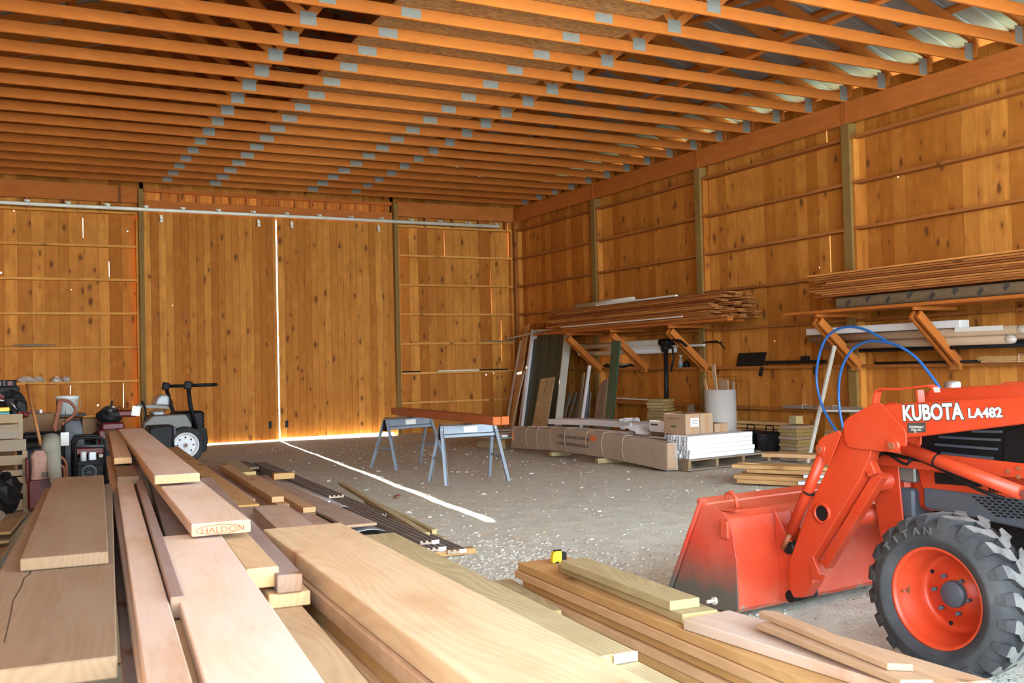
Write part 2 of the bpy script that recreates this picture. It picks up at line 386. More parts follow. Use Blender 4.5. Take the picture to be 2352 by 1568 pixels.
M['stick'] = wood('whitewashed stick', (.58, .54, .46), (.46, .42, .35), knots=.2, ring=.1)
M['girtlit'] = wood('girts lit by colour', (.80, .44, .12), (.60, .27, .05), knots=.4, ring=.1)  # brighter copy of the girt pine: light on back wall girts put into colour
W, D = 9.749, 18.461          # inner faces of the framing: right wall, back wall
XL = -.95                     # left wall inner face
YF = -2.6                     # open front of the barn
GZ = [.013+.585*k for k in range(8)]
# floor: packed dirt, slightly uneven
def ground_h(x, y):
    p = V((x*.9, y*.9, 0)); q = V((x*4, y*4, 3))
    return -.012 + .012*noise.noise(p) + .006*noise.noise(q)
mb = MB(); nx, ny = 150, 300; x0, x1, y0, y1 = XL-.2, W+.25, YF-.5, D+.3
vs = [V((x0+(x1-x0)*i/nx, y0+(y1-y0)*j/ny, 0)) for j in range(ny+1) for i in range(nx+1)]
for p in vs: p.z = ground_h(p.x, p.y)
mb.mesh(vs, [(j*(nx+1)+i, j*(nx+1)+i+1, (j+1)*(nx+1)+i+1, (j+1)*(nx+1)+i) for j in range(ny) for i in range(nx)], smooth=True)
struct(mb.build('floor', M['dirt']), 'packed dirt and gravel floor of the barn')
mb = MB(); mb.mesh([(-60, -60, -.06), (60, -60, -.06), (60, 80, -.06), (-60, 80, -.06)], [(0, 1, 2, 3)])
struct(mb.build('ground', M['grass']), 'grassy yard outside the barn')
mb = MB(); mb.mesh([(-14, -30, -.04), (24, -30, -.04), (24, YF-.4, -.04), (-14, YF-.4, -.04)], [(0, 1, 2, 3)])
struct(mb.build('ground', M['dirt']), 'unseen pale gravel added before the open end to bounce light inside')  # out of view, added pale to reflect skylight onto walls and ceiling
mb = MB(); mb.mesh([(W+.3, YF-.4, -.04), (24, YF-.4, -.04), (24, 2.8, -.04), (W+.3, 2.8, -.04)], [(0, 1, 2, 3)])
struct(mb.build('ground', M['dirt']), 'unseen gravel strip added along the right side to bounce sunlight inside')  # out of view, added bright to throw sunlight in from the right

def planks(mb, bat, axis, plane, a0, a1, z0, z1, width, out, seed, slits=(), holes=(), sizes=None):
    """vertical planks along axis ('x' or 'y') whose inner face is at plane; out=+1/-1 is the outer side.
    slits: (a, zlo, zhi, w) light gaps; holes: (a, z, r)"""
    rn = random.Random(seed); th = .022; a = a0; k = 0
    edges = [a0]
    while a < a1-1e-4:
        a = min(a1, a+width*rn.uniform(.94, 1.06)); edges.append(a)
    if len(edges) > 2 and edges[-1]-edges[-2] < .05: edges.pop(-2)
    for (sa, *_r) in slits:        # move the nearest joint onto the slit
        j = min(range(1, len(edges)-1), key=lambda i: abs(edges[i]-sa)); edges[j] = sa
    def put(lo, hi, zl, zh, sd, gr, t):
        if hi-lo < .001 or zh-zl < .001: return
        c = (lo+hi)/2; p = V((c, plane+out*th/2, (zl+zh)/2)) if axis == 'x' else V((plane+out*th/2, c, (zl+zh)/2))
        s = (hi-lo, th, zh-zl) if axis == 'x' else (th, hi-lo, zh-zl)
        mb.box(T(*p), s, t, 2 if axis == 'x' else 3, sd, gr)
    for i in range(len(edges)-1):
        lo, hi = edges[i]+.002, edges[i+1]-.002
        sd = V((rn.uniform(0, 50), rn.uniform(-.06, .06), rn.uniform(0, 30))); t = rn.random()
        c = (lo+hi)/2; gr = V((c, plane, 0)) if axis == 'x' else V((plane, c, 0))
        cuts = []   # (zlo, zhi, left trim, right trim)
        for (sa, zl, zh, wd) in slits:
            if abs(sa-edges[i]) < 1e-6: cuts.append((zl, zh, ('L', wd)))
            if abs(sa-edges[i+1]) < 1e-6: cuts.append((zl, zh, ('R', wd)))
        for (ha, hz, hr) in holes:
            if lo+.012 < ha < hi-.012: cuts.append((hz-hr, hz+hr, ('H', ha, hr)))
        cuts.sort(key=lambda q: q[0]); z = z0
        for (zl, zh, q) in cuts:
            zl = max(zl, z); put(lo, hi, z, zl, sd, gr, t)
            if q[0] == 'L': put(lo+q[1]/2, hi, zl, zh, sd, gr, t)
            elif q[0] == 'R': put(lo, hi-q[1]/2, zl, zh, sd, gr, t)
            else: put(lo, q[1]-q[2], zl, zh, sd, gr, t); put(q[1]+q[2], hi, zl, zh, sd, gr, t)
            z = zh
        put(lo, hi, z, z1, sd, gr, t)
        # batten outside over the joint, left open where daylight comes through
        zz = z0; e = edges[i+1]
        sl = sorted([(zl, zh) for (sa, zl, zh, wd) in slits if abs(sa-e) < 1e-6])
        for (zl, zh) in sl+[(z1, z1)]:
            if zl-zz > .01 and i < len(edges)-2:
                p = V((e, plane+out*(th+.011), (zz+zl)/2)) if axis == 'x' else V((plane+out*(th+.011), e, (zz+zl)/2))
                bat.box(T(*p), (.05, .018, zl-zz) if axis == 'x' else (.018, .05, zl-zz), .5, 2 if axis == 'x' else 3)
            zz = zh
def girt_label(o): return o

# ---- right wall
PR = W+.14
slR = [(*[at_x(a, b, PR)[1] for a, b in [(1899, 315)]], 4.05, 4.27, .022)]
p = at_x(1909, 560, PR); slR = [(at_x(1899, 315, PR).y, at_x(1899, 328, PR).z, at_x(1899, 298, PR).z, .016), (at_x(1899, 315, PR).y, at_x(1911, 625, PR).z, at_x(1909, 540, PR).z, .012)]
hoR = []
for (a, b, r) in [(2062, 406, .011), (2173, 411, .018), (2212, 382, .006), (2217, 490, .006), (1495, 616, .011), (1459, 638, .010), (1436, 477, .009), (1570, 585, .007), (1881, 614, .012), (1779, 783, .012), (1413, 930, .013), (1300, 483, .006)]:
    q = at_x(a, b, PR); hoR.append((q.y, q.z, r))
wall = MB(); bat = MB()
planks(wall, bat, 'y', PR, 3.15, D+.14, -.02, 4.75, .207, 1, 11, slR, hoR)
wr = struct(wall.build('wall_right', M['wall']), 'right wall of vertical knotty pine planks')
bat.build('batten', M['girt'], wr)
posts_y = [D-3.048*j for j in range(0, 7)]
for k in range(1, 8):
    for j in range(0, 7):
        if j > 4: continue
        ya = posts_y[j]-.07; yb = (posts_y[j+1]+.07)
        if j == 0: ya = D
        g = MB(); g.box(T(W+.08, (ya+yb)/2, GZ[k]), (.12, ya-yb, .038), None, 1); g.build('girt', M['girt'], wr)
# ---- back wall
PB = D+.14
slB = []; hoB = []
for (a, b0, b1, wd) in [(1021, 590, 530, .003), (1129, 720, 620, .002), (1149, 650, 592, .003), (1153, 830, 735, .005), (1168, 590, 515, .002)]:
    q = at_y(a, b0, PB); slB.append((q.x, q.z, at_y(a, b1, PB).z, wd))
for (a, b, r) in [(1147, 537, .02), (1117, 860, .013), (1134, 856, .009)]:
    q = at_y(a, b, PB); hoB.append((q.x, q.z, r))
wall = MB(); bat = MB()
planks(wall, bat, 'x', PB, 7.03, W+.14, -.02, 4.75, .19, 1, 5, slB, hoB)
slC = []; hoC = []
for (a, b0, b1, wd) in [(191, 545, 500, .0004), (251, 636, 600, .0005), (163, 720, 690, .0004), (162, 905, 885, .0015), (284, 935, 880, .0015)]:
    q = at_y(a, b0, PB); slC.append((q.x, q.z, at_y(a, b1, PB).z, wd))
for (a, b, r) in [(32, 484, .008), (293, 531, .009), (225, 930, .011), (2, 626, .012), (164, 665, .005)]:
    q = at_y(a, b, PB); hoC.append((q.x, q.z, r))
planks(wall, bat, 'x', PB, XL-.1, 2.41, -.02, 4.75, .207, 1, 6, slC, hoC)
planks(wall, bat, 'x', PB, 2.34, 7.10, 4.12, 4.75, .13, 1, 8)
# gable above the truss line
g = MB(); gz = 6.62; gx = 4.42
wb = struct(wall.build('wall_back', M['wall']), 'back wall of vertical knotty pine planks')
bat.build('batten', M['girt'], wb)
g.prism([(XL-.15, 4.6), (W+.2, 4.6), (W+.2, 4.93), (gx, 6.665), (XL-.15, 4.93)], Matrix.Translation((0, PB+.03, 0)) @ RX(PI/2), .03)
g.build('gable', M['wall'], wb)
g = MB(); g.prism([(XL-.15, 4.6), (W+.2, 4.6), (W+.2, 4.93), (gx, 6.665), (XL-.15, 4.93)], Matrix.Translation((0, YF, 0)) @ RX(PI/2), .03)
struct(g.build('wall_front_added', M['wall']), 'unseen gable added over the open front end to darken the attic')  # out of view, added to keep skylight out of the attic
for k in range(1, 8):
    for (xa, xb) in [(XL, 2.29), (7.15, W-.07)]:
        g = MB(); g.box(T((xa+xb)/2, D+.08, GZ[k]), (xb-xa, .12, .038), None, 0); g.build('girt', M['girtlit'], wb)
# ---- left wall (off the picture; closes the room)
wall = MB(); bat = MB(); planks(wall, bat, 'y', XL-.14, 0.0, D+.14, -.02, 5.0, .207, -1, 12)
wl = struct(wall.build('wall_left', M['wall']), 'left wall of vertical pine planks')
# ---- beams along the eaves and over the bays
for (nm, xx, yy) in [('right', W+.019, None), ('left', XL-.02, None)]:
    for j in range(6 if nm == 'right' else 6):
        ya, yb = posts_y[j], posts_y[j+1]
        if j == 5: yb = YF
        if j == 0: ya = D-.0
        b = MB(); b.box(T(xx, (ya+yb)/2, 4.43), (.038, ya-yb-.006, .285), None, 1)
        b = b.build('eave_beam', M['beam'], bevel=.003)
        tag(b, f"reddish pine eave beam on the {nm} wall, {ORD[j]} length from the back corner", 'beam', 'eave beams')
for nm, xa, xb in [('left', XL, 2.30), ('right', 7.14, W-.01)]:
    b = MB(); b.box(T((xa+xb)/2, D+.019, 4.435), (xb-xa, .038, .29), None, 0)
    tag(b.build('end_beam', M['beam'], bevel=.003), f'pine beam under the trusses above the {nm} bay of the back wall', 'beam', 'end wall beams')
b = MB(); b.box(T(4.72, D+.03, 4.255), (4.62, .038, .20), None, 0)
hd = tag(b.build('door_header', M['beam'], bevel=.003), 'long pine header board above the pair of sliding doors', 'header board')
for i in range(16):
    b = MB(); b.box(T(2.42+.30*i, D+.10, 4.46), (.038, .06, .22), None, 2); b.build('cripple_stud', M['girt'], hd)
b = MB(); b.box(T(4.72, D+.06, 4.535), (4.62, .10, .06), None, 0); b.build('top_plate', M['beam'], hd)
for nm, xs in [('left', [2.30-.585*i for i in range(1, 6)]), ('right', [7.15+.60*i for i in range(1, 5)])]:
    for i, x in enumerate(xs):
        b = MB(); b.box(T(x, D+.05, 4.20), (.038, .09, .18), None, 2)
        b.build('nailing_block', M['girt'], wb)
# ---- posts
pl = []
for j, y in enumerate(posts_y[1:], 1):
    p = thing('wall_post', f'green-brown treated post on the right wall, {ORD[j-1]} post out from the back corner', 'post', (W+.07, y, 0), 'posts of the right wall')
    if j < 5:
        b = MB(); b.box(T(W+.07, y, 2.14), (.138, .138, 4.32), None, 2); b.build('post_shaft', M['post'], p, bevel=.004)
        b = MB(); b.box(T(W-.0, y+.0, 4.43), (.02, .09, .285), .9, 2); b.build('beam_splice', M['beam'], p)
        for k in range(0, 7):
            za = (GZ[k]+.02) if k else 0.0; zb = GZ[k+1]-.02
            for sgn in (-1, 1):
                b = MB(); b.box(T(W+.085, y+sgn*.0885, (za+zb)/2), (.10, .038, zb-za), None, 2); b.build('nailer', M['wall'], p)
    else:
        b = MB(); b.box(T(W+.07, y, 2.14), (.138, .138, 4.32), None, 2); b.build('post_shaft', M['post'], p, bevel=.004)
p = thing('trim_1', 'treated corner post where the back wall meets the right wall', 'post', (W+.0, D, 0)); struct(p); del p['category']
b = MB(); b.box(T(W+.035, D+.035, 2.14), (.10, .10, 4.32), .6, 2); b.build('post_shaft', M['girt'], p)
b = MB(); b.box(T(W+.09, D-.04, 2.05), (.09, .05, 4.1), .0, 2); b.build('nailer', M['wall'], p)
b = MB(); b.box(T(W-.06, D+.085, 2.05), (.05, .09, 4.1), .3, 2); b.build('nailer', M['wall'], p)
for nm, x, s in [('left', 2.345, -1), ('right', 7.09, 1)]:
    p = thing('trim_2' if s == -1 else 'trim_3', f'greenish treated post at the {nm} side of the double sliding doors', 'post', (x, D+.03, 0)); struct(p); del p['category']
    b = MB(); b.box(T(x, D+.02, 2.26), (.085, .14, 4.56), None, 2); b.build('post_shaft', M['post'], p, bevel=.004)
    b = MB(); b.box(T(x+s*.065, D+.06, 2.0), (.04, .10, 4.0), None, 2); b.build('nailer', M['wall'], p)
# ---- sliding doors
for n, (xa, xb, zb, nm) in enumerate([(2.385, 4.730, .018, 'left'), (4.750, 7.06, .042, 'right')], 1):
    dm = MB(); bt = MB()
    planks(dm, bt, 'x', D+.05, xa, xb, zb, 4.15, .128, 1, 20+n, holes=[(at_y(398, 701, D+.05).x, at_y(398, 701, D+.05).z, .012)] if n == 1 else [])
    o = struct(dm.build(f'door_{n}', M['wall']), f'{nm} leaf of the double sliding plank doors')
    bt.build('batten', M['girt'], o)
    fr = MB()
    for z in (.3, 2.0, 3.9): fr.box(T((xa+xb)/2, D+.12, z), (xb-xa-.02, .05, .14), None, 0)
    fr.build('door_rail', M['girt'], o)
    for hx in ([2.684, 4.395] if n == 1 else [5.012, 6.728]):
        h = MB(); h.box(T(hx, D-.02, 4.03), (.035, .012, .13)); h.cyl((hx, D-.06, 4.04), (hx, D-.02, 4.04), .028, 14); h.box(T(hx, D-.04, 3.98), (.05, .05, .035))
        h.build('door_hanger', M['galv'], o, label='galvanised roller hanger')
    lx = xb-.17 if n == 1 else xa+.12
    h = MB(); h.box(T(lx, D+.04, .30), (.05, .02, .13)); h.cyl((lx, D+.03, .26), (lx, D+.0, .26), .015, 10); h.build('latch', M['black'], o, label='black steel latch')
# track
t = thing('door_track', 'long galvanised steel track above the doors along the back wall', 'door track', (4.7, D-.06, 4.15))
b = MB(); b.box(T((9.37-.9)/2, D-.07, 4.172), (9.37+.9, .055, .062)); b.build('rail', M['galv'], t, bevel=.012, segs=2)
for i in range(17):
    x = -.7+.625*i
    b = MB(); b.box(T(x, D-.065, 4.218), (.05, .07, .035)); b.box(T(x, D-.02, 4.235), (.09, .02, .03)); b.build('bracket', M['galv'], t)

# ---- trusses
TY0, TP = 6.83, .617
HX = 4.42
def truss(y, first):
    t = thing('roof_truss', 'x', 'roof truss', (HX, y, 4.57), 'pine roof trusses')
    def part(nm, mat, *bars, plates=False, bev=0.0):
        b = MB()
        for (p0, p1, hh) in bars: b.bar((p0[0], y, p0[1]), (p1[0], y, p1[1]), .038, hh)
        return b.build(nm, mat, t, bevel=bev)
    xa, xb = XL-.25, W+.12; zc = 4.57+.06
    part('bottom_chord', M['chord'], ((xa, zc), (3.53, zc), .12), bev=.006)
    part('bottom_chord', M['chord'], ((3.53, zc), (5.28, zc), .12), bev=.006)
    part('bottom_chord', M['chord'], ((5.28, zc), (xb, zc), .12), bev=.006)
    RZ_ = 6.55
    for s in (-1, 1):
        ex = xb+.35 if s == 1 else xa-.35
        part('top_chord', M['chord'], ((ex, 4.74), (HX, RZ_), .14))
        nx_ = HX+s*1.70
        part('web', M['chord'], ((nx_, 4.66), (HX+s*2.9, 4.74+(RZ_-4.74)*(1-2.9/(ex-HX)/s)), .09))
        part('web', M['chord'], ((nx_, 4.66), (HX+s*.45, 6.33), .09))
        part('web', M['chord'], ((xb-.06 if s == 1 else xa+.06, 4.62), (xb-.06 if s == 1 else xa+.06, 4.84), .10))
        b = MB(); b.box(T(nx_-.0, y-.0205, 4.665), (.16, .002, .13)); b.build('connector_plate', M['plate'], t)
    b = MB(); b.box(T(xb-.16, y-.0205, 4.68), (.13, .003, .19)); b.build('connector_plate', M['plate'], t)
    for x in (3.53, 5.28):
        b = MB(); b.box(T(x, y-.0205, 4.63), (.20, .002, .09)); b.build('connector_plate', M['plate'], t)
    return t
nT = 30; idx = list(range(-11, nT-11))
base = truss(TY0+TP*idx[0], True); bk = kids(base)
lab = lambda i: f'pine roof truss, {ORD[nT-1-i]} one out from the back wall'
base['label'] = lab(0)
for i in range(1, nT):
    dup(base, (HX, TY0+TP*idx[i], 4.57), label=lab(i), tree=bk)
# attic floor of OSB sheets
for i in range(11):
    y = 3.46+1.22*i
    b = MB(); b.box(T(4.61, y+.61, 4.70), (2.5, 1.214, .015), .5, 0)
    tag(b.build('osb_sheet', M['osb']), f'reddish OSB sheet laid across the truss chords, {ORD[10-i]} from the back wall', 'OSB sheet', 'attic floor sheets')
# bracing laid over the chords
for (p0, p1, nm) in [((7.6, 2.0, 4.71), (7.6, 11.0, 4.71), 'lower'), ((8.55, 5.6, 5.10), (5.9, 12.5, 5.3), 'upper diagonal')]:
    b = MB(); b.bar(p0, p1, .09, .038); tag(b.build('truss_brace', M['chord']), f'long pine brace nailed across the trusses on the right side, {nm} one', 'brace', 'truss braces')
for (x, nm) in []:
    b = MB(); b.bar((x, 5, 4.735), (x, 17.5, 4.735), .09, .038); tag(b.build('truss_brace', M['chord']), f'long pine brace lying on the chords, {nm}', 'brace', 'truss braces')
# ---- roof: purlins and ribbed metal sheets
RZ_ = 6.55; rb = MB(); slope = []
def roof_side(s):
    xe = (W+.12+.35) if s == 1 else (XL-.25-.35)
    p_e = V((xe+s*.95, 0, 4.74-.95*(RZ_-4.74)/abs(xe-HX)+.075)); p_r = V((HX-s*.03, 0, RZ_+.085)); d = (p_r-p_e); L = d.length; u = d.normalized(); nrm = V((-u.z, 0, u.x)) if s == -1 else V((u.z, 0, -u.x))
    if nrm.z < 0: nrm = -nrm
    pr_ = MB(); n = 9
    for i in range(n):
        q = p_e + u*(L*(i+.35)/n) + nrm*.02
        pr_.bar(q+V((0, YF-.4, 0)), q+V((0, D+.3, 0)), .09, .038, up=nrm)
    vs = []; ys = []; y = YF-.5
    while y < D+.4: ys += [(y, 0), (y+.19, 0), (y+.205, .02), (y+.225, .02)]; y += .24
    for (yy, h) in ys:
        for e in (p_e, p_r): vs.append(e+V((0, yy, 0))+nrm*(.042+h))
    fs = [(2*i, 2*i+2, 2*i+3, 2*i+1) for i in range(len(ys)-1)]
    return pr_, vs, fs
sides = [roof_side(1), roof_side(-1)]
for pr_, vs, fs in sides: rb.mesh(vs, fs)
ro = struct(rb.build('ceiling', M['tin']), 'grey ribbed metal roof sheets seen from below')
for pr_, vs, fs in sides: pr_.build('purlin', M['chord'], ro)
# ================================================================== tractor with front loader
def paint(name, col, worn=(.12, .10, .085), low=.0, amt=.5, fade=(.52, .07, .028)):
    m = NT(name); P = m.n('NewGeometry').outputs['Position']
    sep = m.n('SeparateXYZ'); m.l(P, sep.inputs[0])
    n1 = m.noise(P, 9, 5, .65); n2 = m.noise(m.vmath('MULTIPLY', P, (30, 30, 8)), 1.0, 4, .7); n3 = m.noise(P, 3.0, 3)
    c = m.mix(m.ramp(n3, [(.4, 0.0), (.7, .6)]), col, fade)
    c = m.mix(m.ramp(n1, [(.60, 0.0), (.8, amt)]), c, tuple(x*.45 for x in col))
    c = m.mix(m.ramp(n2, [(.66, 0.0), (.74, .5)]), c, worn)
    if low:   # scuffed to bare metal along the bottom edge
        h = m.math('ADD', sep.outputs[2], m.math('MULTIPLY', m.math('SUBTRACT', n1, .5), .22))
        c = m.mix(m.ramp(m.math('DIVIDE', h, low), [(.35, 1.0), (1.0, 0.0)]), c, worn)
    m.l(c, m.b.inputs['Base Color']); m.b.inputs['Roughness'].default_value = .42
    m.b.inputs['Specular IOR Level'].default_value = .45
    return m.m
M['orange'] = paint('orange enamel', (.47, .040, .010))
M['orangebk'] = paint('scuffed orange bucket', (.50, .05, .018), (.25, .20, .15), .05, .7, fade=(.60, .16, .09))
M['bucketside'] = paint('worn bucket side', (.55, .05, .025), (.11, .10, .08), .36, .7, fade=(.6, .14, .09))
M['tyretext'] = plain('raised tyre lettering', (.07, .07, .07), .7, gscale=20)  # paler than the rubber: shading of the raised letters put into the colour
M['panel'] = plain('slate plastic panel', (.055, .07, .09), .45, grime=(.09, .10, .11), gscale=3)
M['lamp'] = plain('lamp lens', (.16, .15, .14), .2, gscale=20)

TO = V((4.163, 2.892, 0)); TA = math.radians(5); TM = T(*TO) @ RZ(TA)
T_rt = V((math.cos(TA), math.sin(TA), 0)); T_hd = V((-math.sin(TA), math.cos(TA), 0))
def TL(px, py, lx):
    """point of a sight line on the tractor's own lengthwise plane lx -> (forward, up)"""
    d = sight(px, py); t = (lx-(CAM-TO).dot(T_rt))/d.dot(T_rt); p = CAM+d*t
    return ((p-TO).dot(T_hd), p.z)
def PL(lx):
    m = Matrix(((0, 0, 1, lx), (1, 0, 0, 0), (0, 1, 0, 0), (0, 0, 0, 1))); return m
tr = thing('tractor', 'orange compact tractor with a front loader and bucket, nose into the barn', 'tractor', TO)
def tp_(fn, name, mat, bev=0.0, label=None, parent=None, segs=1):
    b = MB(TM); fn(b); return b.build(name, mat, parent or tr, bevel=bev, label=label, segs=segs)
def side(pts, lx, depth): return lambda b: b.prism(pts, PL(lx), depth)

# ---- wheels
def wheel(lx, ly, R, rim, wid, inner, nl, nm):
    """wheel whose outer face looks along sign of lx"""
    s = -1 if lx < 0 else 1
    A = TM @ T(lx, ly, R-.012) @ RY(s*PI/2)    # local Z = outward
    b = MB(A); w2 = wid/2
    b.lathe([(rim*1.0, w2-.012), (rim*1.035, w2-.008), (rim*1.035, w2-.002), (rim*.985, w2-.004), (rim*.95, w2-.02), (rim*.92, w2-.05), (rim*.84, w2-.07), (rim*.815, w2-.13), (rim*.80, w2-.155),
             (rim*.72, w2-.165), (rim*.64, w2-.152), (rim*.44, w2-.148), (rim*.40, w2-.135), (0.001, w2-.135)], Matrix.Identity(4), 56)
    b.lathe([(rim*.95, w2-.05), (rim*.92, -w2+.03), (rim*1.03, -w2+.0)], Matrix.Identity(4), 56)
    o = b.build(nm, M['orange'], tr, label=f'orange {"front" if nl < 22 else "rear"} wheel with its tyre')
    t = MB(A)
    prof = [(rim*1.0, w2-.01), (rim*1.06, w2+.004), (rim+(R-rim)*.30, w2+.016), (rim+(R-rim)*.36, w2+.019), (rim+(R-rim)*.40, w2+.016), (rim+(R-rim)*.62, w2+.010), (R-.028, w2-.012), (R-.024, w2-.04), (R-.022, 0), (R-.024, -w2+.04), (R-.03, -w2+.012), (rim*1.2, -w2-.01), (rim, -w2+.01)]
    t.lathe(prof, Matrix.Identity(4), 72)
    def wp(x, a, r): return V((r*math.cos(a), r*math.sin(a), x))
    r0, r1 = R-.035, R
    for sd in (1, -1):
        for k in range(nl):
            a0 = 2*PI*(k+(0 if sd == 1 else .5))/nl; da = 2*PI/nl
            # lug centre line: from tread middle to the shoulder, swept back, then down the sidewall
            path = [(-.010, 0), (.030, .12), (w2*.58, .44), (w2-.016, .52)]
            hw = da*.25
            L, Rr = [], []
            for (x, f) in path: L.append((x, a0+f*da-hw)); Rr.append((x, a0+f*da+hw))
            vs = []
            for (x, a) in L+Rr[::-1]: vs.append(wp(sd*x, a*1.0, r1-.004*(x/w2)))
            for (x, a) in L+Rr[::-1]: vs.append(wp(sd*x, a, r0))
            # shoulder block reaching down the sidewall
            n = len(L)*2
            t.mat = 1; t.mesh(vs[:n], [tuple(range(n))] if sd == 1 else [tuple(range(n-1, -1, -1))])
            t.mat = 0; t.mesh(vs, [(i, (i+1) % n, (i+1) % n+n, i+n) for i in range(n)])
            x, a = path[-1][0], a0+path[-1][1]*da
            q = [wp(sd*x, a-hw, r1-.004), wp(sd*x, a+hw, r1-.004), wp(sd*(w2+.004), a+hw*.9, R-.028), wp(sd*(w2+.004), a-hw*.9, R-.028),
                 wp(sd*(w2+.014), a+hw*.7, R-.058), wp(sd*(w2+.014), a-hw*.7, R-.058), wp(sd*(w2-.03), a-hw, R-.04), wp(sd*(w2-.03), a+hw, R-.04), wp(sd*(w2-.02), a-hw*.7, R-.062), wp(sd*(w2-.02), a+hw*.7, R-.062)]
            t.mesh(q, [(0, 1, 2, 3), (3, 2, 4, 5), (0, 3, 6), (1, 7, 2), (3, 5, 8, 6), (2, 7, 9, 4), (5, 4, 9, 8)])
    t.build('tyre', [M['rubber'], M['rubbertop']], o, label='black lugged tyre')
    h = MB(A); h.lathe([(.001, w2-.110), (rim*.255, w2-.110), (rim*.27, w2-.115), (rim*.28, w2-.14)], Matrix.Identity(4), 28)
    h.build('hub_cap', M['panel'], o, label='grey hub cap')
    for k in range(6):
        a = 2*PI*k/6+.4; p = V((rim*.39*math.cos(a), rim*.39*math.sin(a), w2-.12))
        h = MB(A); h.cyl(p, p+V((0, 0, .022)), .0085, 6); h.build('wheel_nut', M['panel'], o)
    for k in range(3):
        a = 2*PI*k/3+.9; p = V((rim*.62*math.cos(a), rim*.62*math.sin(a), w2-.129))
        h = MB(A); h.cyl(p, p+V((0, 0, .004)), .009, 10); h.build('bolt_hole', M['black'], o)
    v = MB(A); p = V((-rim*.02, rim*.86, w2-.06)) if s == -1 else V((0, -rim*.86, w2-.06)); v.cyl(p, p+V((0, 0, .03)), .006, 8); v.box(T(p.x, p.y, p.z-.004), (.03, .02, .004)); v.build('valve', M['rust'], o)
    return o, A
fw_l, A_l = wheel(-.715, -.02, .335, .198, .215, 0, 20, 'front_wheel')
wheel(.715, -.02, .335, .198, .215, 0, 20, 'front_wheel')
wheel(-.66, -1.62, .60, .36, .33, 0, 24, 'rear_wheel')
wheel(.66, -1.62, .60, .36, .33, 0, 24, 'rear_wheel')
def text(body, size, mat, Mx, name, parent, offset=0.0, extrude=.0006, align='LEFT', xs=1.0, shear=0.0, label=None):
    c = bpy.data.curves.new(name, 'FONT'); c.body = body; c.size = size; c.offset = offset; c.extrude = extrude; c.align_x = align; c.shear = shear
    c.fill_mode = 'BOTH'; c.resolution_u = 3
    tmp = bpy.data.objects.new(name, c); C.objects.link(tmp)
    bpy.context.view_layer.update()
    me = bpy.data.meshes.new_from_object(tmp.evaluated_get(bpy.context.evaluated_depsgraph_get()))
    bpy.data.objects.remove(tmp); bpy.data.curves.remove(c)
    me.transform(Matrix.Diagonal((xs, 1, 1, 1)))
    me.transform(Mx); me.materials.clear(); me.materials.append(mat); me.name = name
    n = len(me.vertices); co = [0.0]*(3*n); me.vertices.foreach_get('co', co)
    lo = [min(co[i::3]) for i in range(3)]; hi = [max(co[i::3]) for i in range(3)]
    org = V(((lo[0]+hi[0])/2, (lo[1]+hi[1])/2, lo[2])); me.transform(T(*(-org)))
    me.attributes.new('grain', 'FLOAT_VECTOR', 'CORNER'); me.attributes.new('tint', 'FLOAT', 'CORNER')
    o = bpy.data.objects.new(name, me); C.objects.link(o)
    if parent is not None: o.parent = parent; o.location = org-world_loc(parent)
    else: o.location = org
    if label: o['label'] = label
    return o
# raised maker's name round the left tyre
for k, ch in enumerate('TITAN'):
    a = math.radians(164-k*11.0)   # angle on the wheel, seen from outside
    r = .256
    # outward side local frame: X right (towards the rear), Y up
    base_m = TM @ T(-.715-.215/2-.0195, -.02, .323) @ Matrix(((0, 0, -1, 0), (-1, 0, 0, 0), (0, 1, 0, 0), (0, 0, 0, 1)))
    aa = math.radians(138-k*11.5)
    text(ch, .042, M['tyretext'], base_m @ T(r*math.cos(aa), r*math.sin(aa), 0) @ RZ(aa-PI/2), 'lettering', fw_l, .001, .004, 'CENTER', 1.1)

# ---- body
tp_(lambda b: (b.prism([(.52, .56), (.52, 1.00), (.47, 1.10), (.40, 1.14), (.0, 1.165), (-.55, 1.185), (-1.05, 1.19), (-1.05, .75), (-.4, .62), (.2, .57)], PL(-.235), .47),), 'hood', M['orange'], .05, segs=4)
tp_(lambda b: b.box(T(0, -.62, 1.192), (.22, .7, .014)), 'hood_ridge', M['orange'], .006)
def vents(b):
    b.prism([TL(2110, 1052, -.25), TL(2096, 1000, -.25), TL(2120, 975, -.25), TL(2352, 950, -.25), (-.62, 1.09), (-.62, .86), TL(2325, 1062, -.25)], PL(-.250), .02)
sg = tp_(vents, 'side_grille', M['black'], .003)
for i, (l, r_) in enumerate([((2235, 990), (2300, 991)), ((2160, 1003), (2296, 1010)), ((2150, 1020), (2290, 1031)), ((2165, 1040), (2280, 1052))]):
    p0, p1 = TL(*l, -.26), TL(*r_, -.26)
    tp_(lambda b: b.bar((-.262, p0[0], p0[1]), (-.262, p1[0], p1[1]), .022, .010), 'louvre', M['panel'], parent=sg)
tp_(side([TL(2310, 990, -.25), TL(2352, 975, -.25), (-.5, 1.09), (-.5, .84), TL(2305, 1066, -.25)], -.262, .02), 'side_pillar', M['black'], .006)
tp_(lambda b: b.prism([TL(2105, 1070, -.27), TL(2352, 1090, -.27), (-.6, .80), (-.6, .66), TL(2352, 1150, -.27), TL(2118, 1122, -.27)], PL(-.272), .03), 'side_cover', M['orange'], .006)
tp_(lambda b: b.prism([TL(2146, 1084, -.275), TL(2250, 1094, -.275), TL(2258, 1118, -.275), TL(2148, 1110, -.275)], PL(-.280), .01), 'side_window', M['black'], .004)
